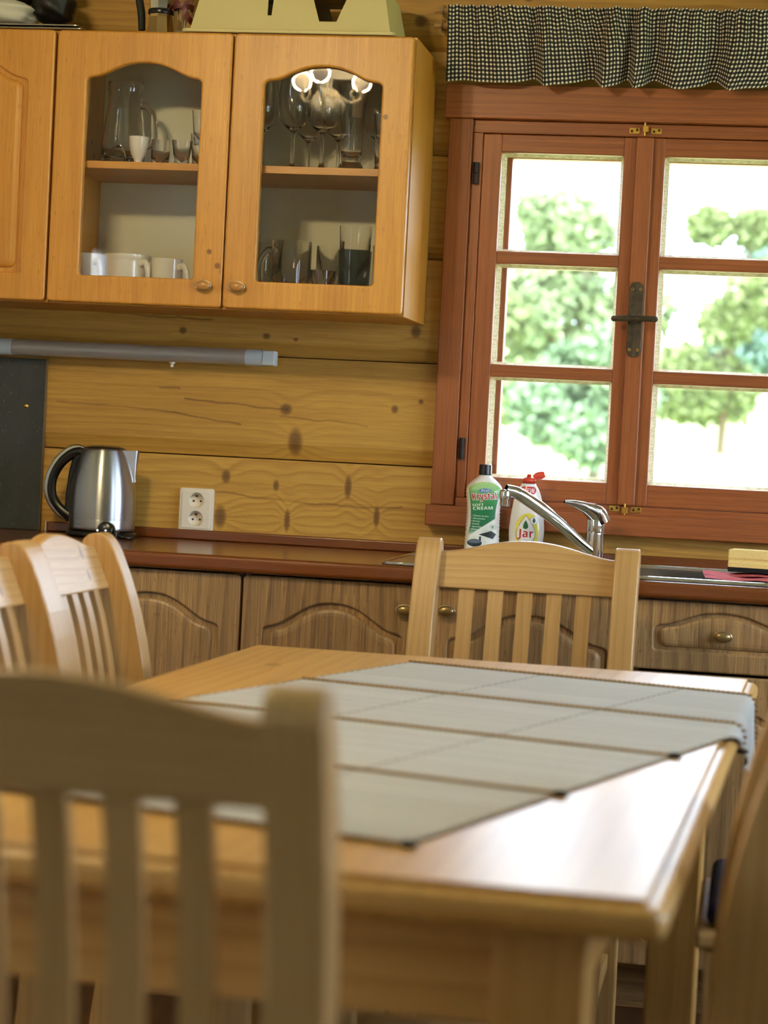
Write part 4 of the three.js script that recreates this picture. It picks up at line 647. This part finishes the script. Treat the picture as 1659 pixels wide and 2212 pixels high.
// ---------------------------------------------------------------- dining table
const TA = 0.0375, TY = 0.75, TWd = 0.8835, TL = 1.999, TCx = 0.2955, TCz = 2.1127;
const table = thing('dining_table', 'long varnished pine dining table with moulded edge', 'table', [TCx, 0, TCz], -TA);
{
  const hw = TWd / 2, hl = TL / 2, uvT = g => wuv(g, 'z', 2.2, 1.0, 0.4, 0.45);
  const top = extr(rrect(-hw, hw, -hl, hl, 0.006), 0.006, 0.0015, 2).rotateX(-Math.PI / 2).translate(0, TY - 0.006, 0);
  part('table_top', uvT(top), M.table, table);
  part('edge_moulding', uvT(new THREE.ExtrudeGeometry(rrect(-hw - 0.018, hw + 0.018, -hl - 0.018, hl + 0.018, 0.02), { depth: 0.030 - 0.024, bevelEnabled: true, bevelThickness: 0.012, bevelSize: 0.012, bevelOffset: -0.012, bevelSegments: 6, curveSegments: 4 }).translate(0, 0, 0.012).rotateX(-Math.PI / 2).translate(0, TY - 0.0362, 0)), M.table, table);
  const in1 = 0.055, ls = 0.085;
  for (const sx of [-1, 1]) {
    part('apron', wuv(bx(0.024, 0.105, TL - 2 * (in1 + ls), sx * (hw - in1 - 0.03), TY - 0.0365 - 0.0527, 0, 0.002), 'z', 2.2, 1.0), M.table, table);
    part('apron', wuv(bx(TWd - 2 * (in1 + ls), 0.105, 0.024, 0, TY - 0.0365 - 0.0527, sx * (hl - in1 - 0.03), 0.002), 'x', 2.2, 1.0), M.table, table);
    for (const sz of [-1, 1]) part('leg', wuv(bx(ls, TY - 0.0367, ls, sx * (hw - in1 - ls / 2), (TY - 0.0367) / 2 + 0.0002, sz * (hl - in1 - ls / 2), 0.006), 'y', 2.2, 1.0), M.table, table);
  }
}
// runner
{
  const o = thing('table_runner', 'pale grey woven table runner with brown braided seams, laid askew', 'table runner');
  const ang = 0.2845, c = Math.cos(ang), s = Math.sin(ang), O = [0.195, 1.246], W = 0.744, LN = 1.59, tc = Math.cos(TA), ts = Math.sin(TA), hw = TWd / 2 + 0.019;
  const place = (a, b, lift = 0) => { // a across, b along, metres
    const X = O[0] + a * c - b * s, Z = O[1] + a * s + b * c;
    const dx = X - TCx, dz = Z - TCz; let lx = dx * tc + dz * ts, lz = -dx * ts + dz * tc, y = TY + 0.0016 + lift; const side = lx < 0 ? -1 : 1; lx *= side;
    const over = lx - (hw - 0.012);
    if (over > 0) { const R = 0.016, q = Math.PI / 2 * R; if (over < q) { const t = over / R; lx = hw - 0.012 + (R + lift) * Math.sin(t); y = TY + 0.0016 - R + (R + lift) * Math.cos(t); } else { lx = hw - 0.012 + R + lift + 0.006 * Math.sin(lz * 26) * Math.min(1, (over - q) * 12); y = TY + 0.0016 - R - (over - q); } }
    lx *= side; return [TCx + lx * tc - lz * ts, y, TCz + lx * ts + lz * tc];
  };
  const cv = document.createElement('canvas'); cv.width = 1024; cv.height = 2048; const g = cv.getContext('2d');
  g.fillStyle = '#b3b2ae'; g.fillRect(0, 0, 1024, 2048); const r = rng(5);
  for (let i = 0; i < 512; i++) { g.fillStyle = `rgba(${r() < 0.5 ? '90,80,66' : '232,226,214'},${0.10 + 0.16 * r()})`; g.fillRect(0, i * 4, 1024, 1 + r() * 2); }
  for (let i = 0; i < 5000; i++) { g.fillStyle = `rgba(120,104,80,${0.10 * r()})`; g.fillRect(r() * 1024, r() * 2048, 10 + r() * 40, 2); }
  g.fillStyle = 'rgba(92,80,64,0.8)'; for (const x of [1024 / 3, 2048 / 3]) g.fillRect(x - 2, 0, 4, 2048); g.fillRect(0, 0, 6, 2048); g.fillRect(1018, 0, 6, 2048);
  const tx = new THREE.CanvasTexture(cv); tx.colorSpace = THREE.SRGBColorSpace;
  part('woven_cloth', grid(110, 160, (u, v) => [...place(u * W, v * LN, 0.0012 * Math.abs(Math.sin(v * 160 * 1.2))), u, 1 - v]), P({ map: tx, roughness: 0.9, side: THREE.DoubleSide }), o);
  const bead = new THREE.SphereGeometry(1, 8, 6), m = P({ color: '#8d6f45', roughness: 0.85 });
  for (let k = 0; k <= 4; k++) {
    const gs = []; for (let a = 0.004; a < W; a += 0.0085) { const p = place(a, Math.min(LN - 0.003, Math.max(0.003, k * LN / 4)), 0.0022); gs.push(bead.clone().scale(0.0056, 0.0026, 0.0042).rotateY(-0.5 - ang).translate(...p)); }
    part('braided_seam', gs, m, o, 'brown braided cord');
    const e = place(W + 0.003, Math.min(LN - 0.004, Math.max(0.004, k * LN / 4)), 0.002); part('cord_end', bead.clone().scale(0.010, 0.004, 0.007).translate(...e), S({ color: '#2a2018', roughness: 0.9 }), o, 'dark cord end');
  }
}
// ---------------------------------------------------------------- dining chairs
const CH = 0.949;
function frontZ(y) { // front of the stile, chair local: +z is where the sitter faces
  const t = Math.max(0, y - 0.45) / 0.5; return 0.028 - 0.012 * t - 0.085 * t * t * t + (y < 0.45 ? -0.05 * (0.45 - y) / 0.45 : 0);
}
function makeChair(label, group, crestAt = [0, 0]) {
  const o = thing('dining_chair', label, 'chair', [0, 0, 0], 0, group), hw = 0.2155, sw = 0.047, dep = y => y < 0.45 ? 0.05 + 0.022 * Math.max(0, y - 0.25) / 0.2 : 0.072 - 0.012 * (y - 0.45) / 0.5;
  for (const s of [-1, 1]) {
    const sh = new THREE.Shape(); const ys = []; for (let i = 0; i <= 24; i++) ys.push(i / 24 * (CH - 0.030));
    sh.moveTo(frontZ(0), 0); for (const y of ys) sh.lineTo(frontZ(y), y);
    const yt = CH - 0.030, zf = frontZ(yt), d = dep(yt); sh.bezierCurveTo(zf - 0.012, CH - 0.008, zf - 0.020, CH, zf - 0.032, CH); sh.quadraticCurveTo(zf - d + 0.002, CH, zf - d - 0.001, CH - 0.025);
    for (const y of ys.slice().reverse()) if (y < CH - 0.04) sh.lineTo(frontZ(y) - dep(y), y);
    const g = new THREE.ExtrudeGeometry(sh, { depth: sw - 0.008, bevelEnabled: true, bevelThickness: 0.004, bevelSize: 0.003, bevelOffset: -0.003, bevelSegments: 3, curveSegments: 5 }).rotateY(-Math.PI / 2).translate(s * (hw - sw / 2) + (sw - 0.008) / 2, 0, 0);
    part('stile', wChair(g, 'y'), M.chair, o);
  }
  const ang = y => Math.atan2(frontZ(y + 0.01) - frontZ(y - 0.01), 0.02);
  // crest rail, bent with the stiles
  const cw = 2 * (hw - sw) + 0.004, cs = new THREE.Shape(), yb = 0.855, ye = 0.924, yc = 0.951;
  cs.moveTo(-cw / 2, yb); cs.lineTo(cw / 2, yb); cs.lineTo(cw / 2, ye); cs.bezierCurveTo(cw * 0.36, ye, cw * 0.22, yc, 0, yc); cs.bezierCurveTo(-cw * 0.22, yc, -cw * 0.36, ye, -cw / 2, ye); cs.lineTo(-cw / 2, yb);
  const inset = 0.033;
  const bend = g => { const p = g.attributes.position; for (let i = 0; i < p.count; i++) p.setZ(i, p.getZ(i) + frontZ(p.getY(i)) - inset); g.computeVertexNormals(); return g; };
  part('crest_rail', bend(wChair(extr(cs, 0.024, 0.003, 2, 14).translate(0, 0, -0.024), 'x', crestAt)), M.chair, o);
  for (let k = -2; k <= 2; k++) {
    const g = new THREE.BoxGeometry(0.0285, 0.858 - 0.52, 0.013, 1, 14, 1).translate(k * 0.0565, (0.858 + 0.52) / 2, -0.0125);
    part('slat', bend(wChair(g, 'y')), M.chair, o);
  }
  part('lower_rail', bend(wChair(bb(-cw / 2, cw / 2, 0.47, 0.522, -0.024, -0.001, 0.002), 'x')), M.chair, o);
  part('seat', wChair(extr(rrect(-0.213, 0.213, -0.005, 0.395, 0.02), 0.026, 0.005, 3).rotateX(-Math.PI / 2).scale(1, 1, -1).translate(0, 0.44, 0.03), 'z').index ? null : (() => { const g = wChair(bb(-0.213, 0.213, 0.441, 0.466, 0.032, 0.42, 0.008), 'z'); return g; })(), M.chair, o);
  for (const s of [-1, 1]) { part('leg', wChair(bx(0.042, 0.440, 0.042, s * 0.186, 0.2202, 0.385, 0.004), 'y'), M.chair, o); part('side_apron', wChair(bx(0.02, 0.055, 0.335, s * 0.190, 0.412, 0.197, 0.002), 'z'), M.chair, o); part('stretcher', wChair(bx(0.018, 0.03, 0.37, s * 0.19, 0.17, 0.18, 0.002), 'z'), M.chair, o); }
  part('front_apron', wChair(bx(0.33, 0.055, 0.02, 0, 0.412, 0.385, 0.002), 'x'), M.chair, o);
  return o;
}
const put = (o, x, z, turn) => { o.position.set(x, 0.0005, z); o.rotation.y = turn; return o; };
const G = 'pine dining chairs round the table';
const chA = put(makeChair('pine slat-back dining chair standing before the sink cabinet at the table end', G), 0.343, 0.855, 0.0);
const chB = put(makeChair('pine slat-back chair with two knots in its top rail, nearer the kettle', G, [0.26875, 0]), -0.262, 1.52, Math.PI / 2 - 0.02);
put(dup(chB, 'pine slat-back dining chair on the long side, farther from the kettle'), -0.264, 1.957, Math.PI / 2 - 0.02);
put(dup(chA, 'pine slat-back dining chair turned towards the window, at the table end away from the sink'), 0.258, 3.36, Math.PI + 0.0);
put(dup(chA, 'dark shaded pine chair pushed against the long side facing the kettle wall'), 0.775, 2.715, -Math.PI / 2);
const chF = put(dup(chA, 'pine chair with a navy seat cushion, drawn out from the table'), 1.14, 1.70, -Math.PI / 2);
{
  const o = thing('seat_cushion', 'navy blue seat cushion on the drawn-out chair', 'cushion', [0.925, 0.468, 1.70]);
  part('cushion_pad', new RoundedBoxGeometry(0.38, 0.035, 0.38, 4, 0.016).translate(0, 0.018, 0), S({ color: '#1a1f3c', roughness: 0.9 }), o);
}
// ---------------------------------------------------------------- outdoors
{
  const meadow = struct('ground', 'sunlit meadow rising beyond the window', 'ground');
  const gt = dataTex(256, 256, (i, j) => { const t = fbm(i / 14, j / 14); return mix([190, 200, 140], [140, 160, 92], t); });
  const hgt = (x, z) => -0.25 + (z < 0 ? 0.085 * Math.max(0, -z - 2) + 0.06 * Math.sin(x * 0.7) * Math.min(1, -z / 10) : 0);
  const gm = grid(40, 60, (u, v) => { const x = -30 + u * 60, z = 12 - v * 72; return [x, hgt(x, z), z, x / 4, z / 4]; }); gm.index.array.reverse(); gm.computeVertexNormals();
  part('meadow_ground', gm, S({ map: gt, roughness: 1, side: THREE.DoubleSide }), meadow);
  const greens = ['#75804f', '#667a58', '#7d8a60', '#5f7a68'].map(c => S({ color: c, roughness: 0.8, side: THREE.DoubleSide })), bark = S({ color: '#6b5a45', roughness: 0.9 });
  const tree = (label, x, z, h, w, seed, n, gi) => {
    const o = thing('garden_tree', label, 'tree', [x, hgt(x, z) - 0.02, z], 0, 'trees beyond the meadow'), r = rng(seed), pos = [];
    const blobs = []; const nb = 9 + Math.floor(r() * 5); for (let i = 0; i < nb; i++) { const t = r(); blobs.push([(r() - 0.5) * w * (1 - 0.5 * t), h * (0.22 + 0.7 * t), (r() - 0.5) * w * 0.7, w * (0.16 + 0.14 * r()) * (1.1 - 0.5 * t)]); }
    const a = new THREE.Vector3(), b = new THREE.Vector3(), q = new THREE.Vector3();
    for (let i = 0; i < n; i++) { const B = blobs[i % nb]; let vx, vy, vz, l; do { vx = r() * 2 - 1; vy = r() * 2 - 1; vz = r() * 2 - 1; l = Math.hypot(vx, vy, vz); } while (l > 1 || l < 0.3); q.set(B[0] + vx * B[3], B[1] + vy * B[3] * 0.9, B[2] + vz * B[3]); a.set(r() - 0.5, r() - 0.5, r() - 0.5).normalize().multiplyScalar(0.07); b.set(r() - 0.5, r() - 0.5, r() - 0.5).cross(a).normalize().multiplyScalar(0.04); pos.push(q.x, q.y, q.z, q.x + a.x + b.x, q.y + a.y + b.y, q.z + a.z + b.z, q.x + 2 * a.x, q.y + 2 * a.y, q.z + 2 * a.z, q.x, q.y, q.z, q.x + 2 * a.x, q.y + 2 * a.y, q.z + 2 * a.z, q.x + a.x - b.x, q.y + a.y - b.y, q.z + a.z - b.z); }
    const g = new THREE.BufferGeometry(); g.setAttribute('position', new THREE.Float32BufferAttribute(pos, 3)); g.computeVertexNormals();
    part('foliage', g, greens[gi], o); part('trunk', tube([[0, -0.1, 0], [0.03, h * 0.3, 0.02], [0, h * 0.7, 0]], 0.05, 10, 8), bark, o);
    for (let i = 0; i < 4; i++) part('branch', tube([[0.01, h * (0.2 + 0.1 * i), 0], [blobs[i][0] * 0.5, (h * (0.2 + 0.1 * i) + blobs[i][1]) / 2, blobs[i][2] * 0.5], [blobs[i][0], blobs[i][1], blobs[i][2]]], 0.02, 8, 6), bark, o);
  };
  const TR = [['yellow-green shrub standing alone at the edge of the view', -2.3, -18.2, 2.3, 1.2, 0], ['broad pale green bush behind the meadow', -1.3, -20, 3.0, 1.9, 2], ['low dense dark green bush at the meadow edge', -0.75, -15.6, 1.35, 1.3, 1], ['slim green young tree between the bushes', 0.35, -18.5, 2.7, 1.5, 0], ['tall blue-green tree behind the window catch', 1.1, -21.5, 3.4, 1.6, 3], ['wide leafy tree seen in the opening casement', 1.75, -17, 2.9, 1.7, 1], ['tall thin tree rising above the wide leafy one', 2.7, -22.5, 4.2, 1.7, 3], ['light green bush at the far side of the meadow', 3.1, -15.5, 2.2, 1.5, 2]];
  TR.forEach(([l, x, z, h, w, gi], i) => tree(l, x, z, h, w, 100 + i * 7, 10500, gi));
}
renderer.render(scene, camera);
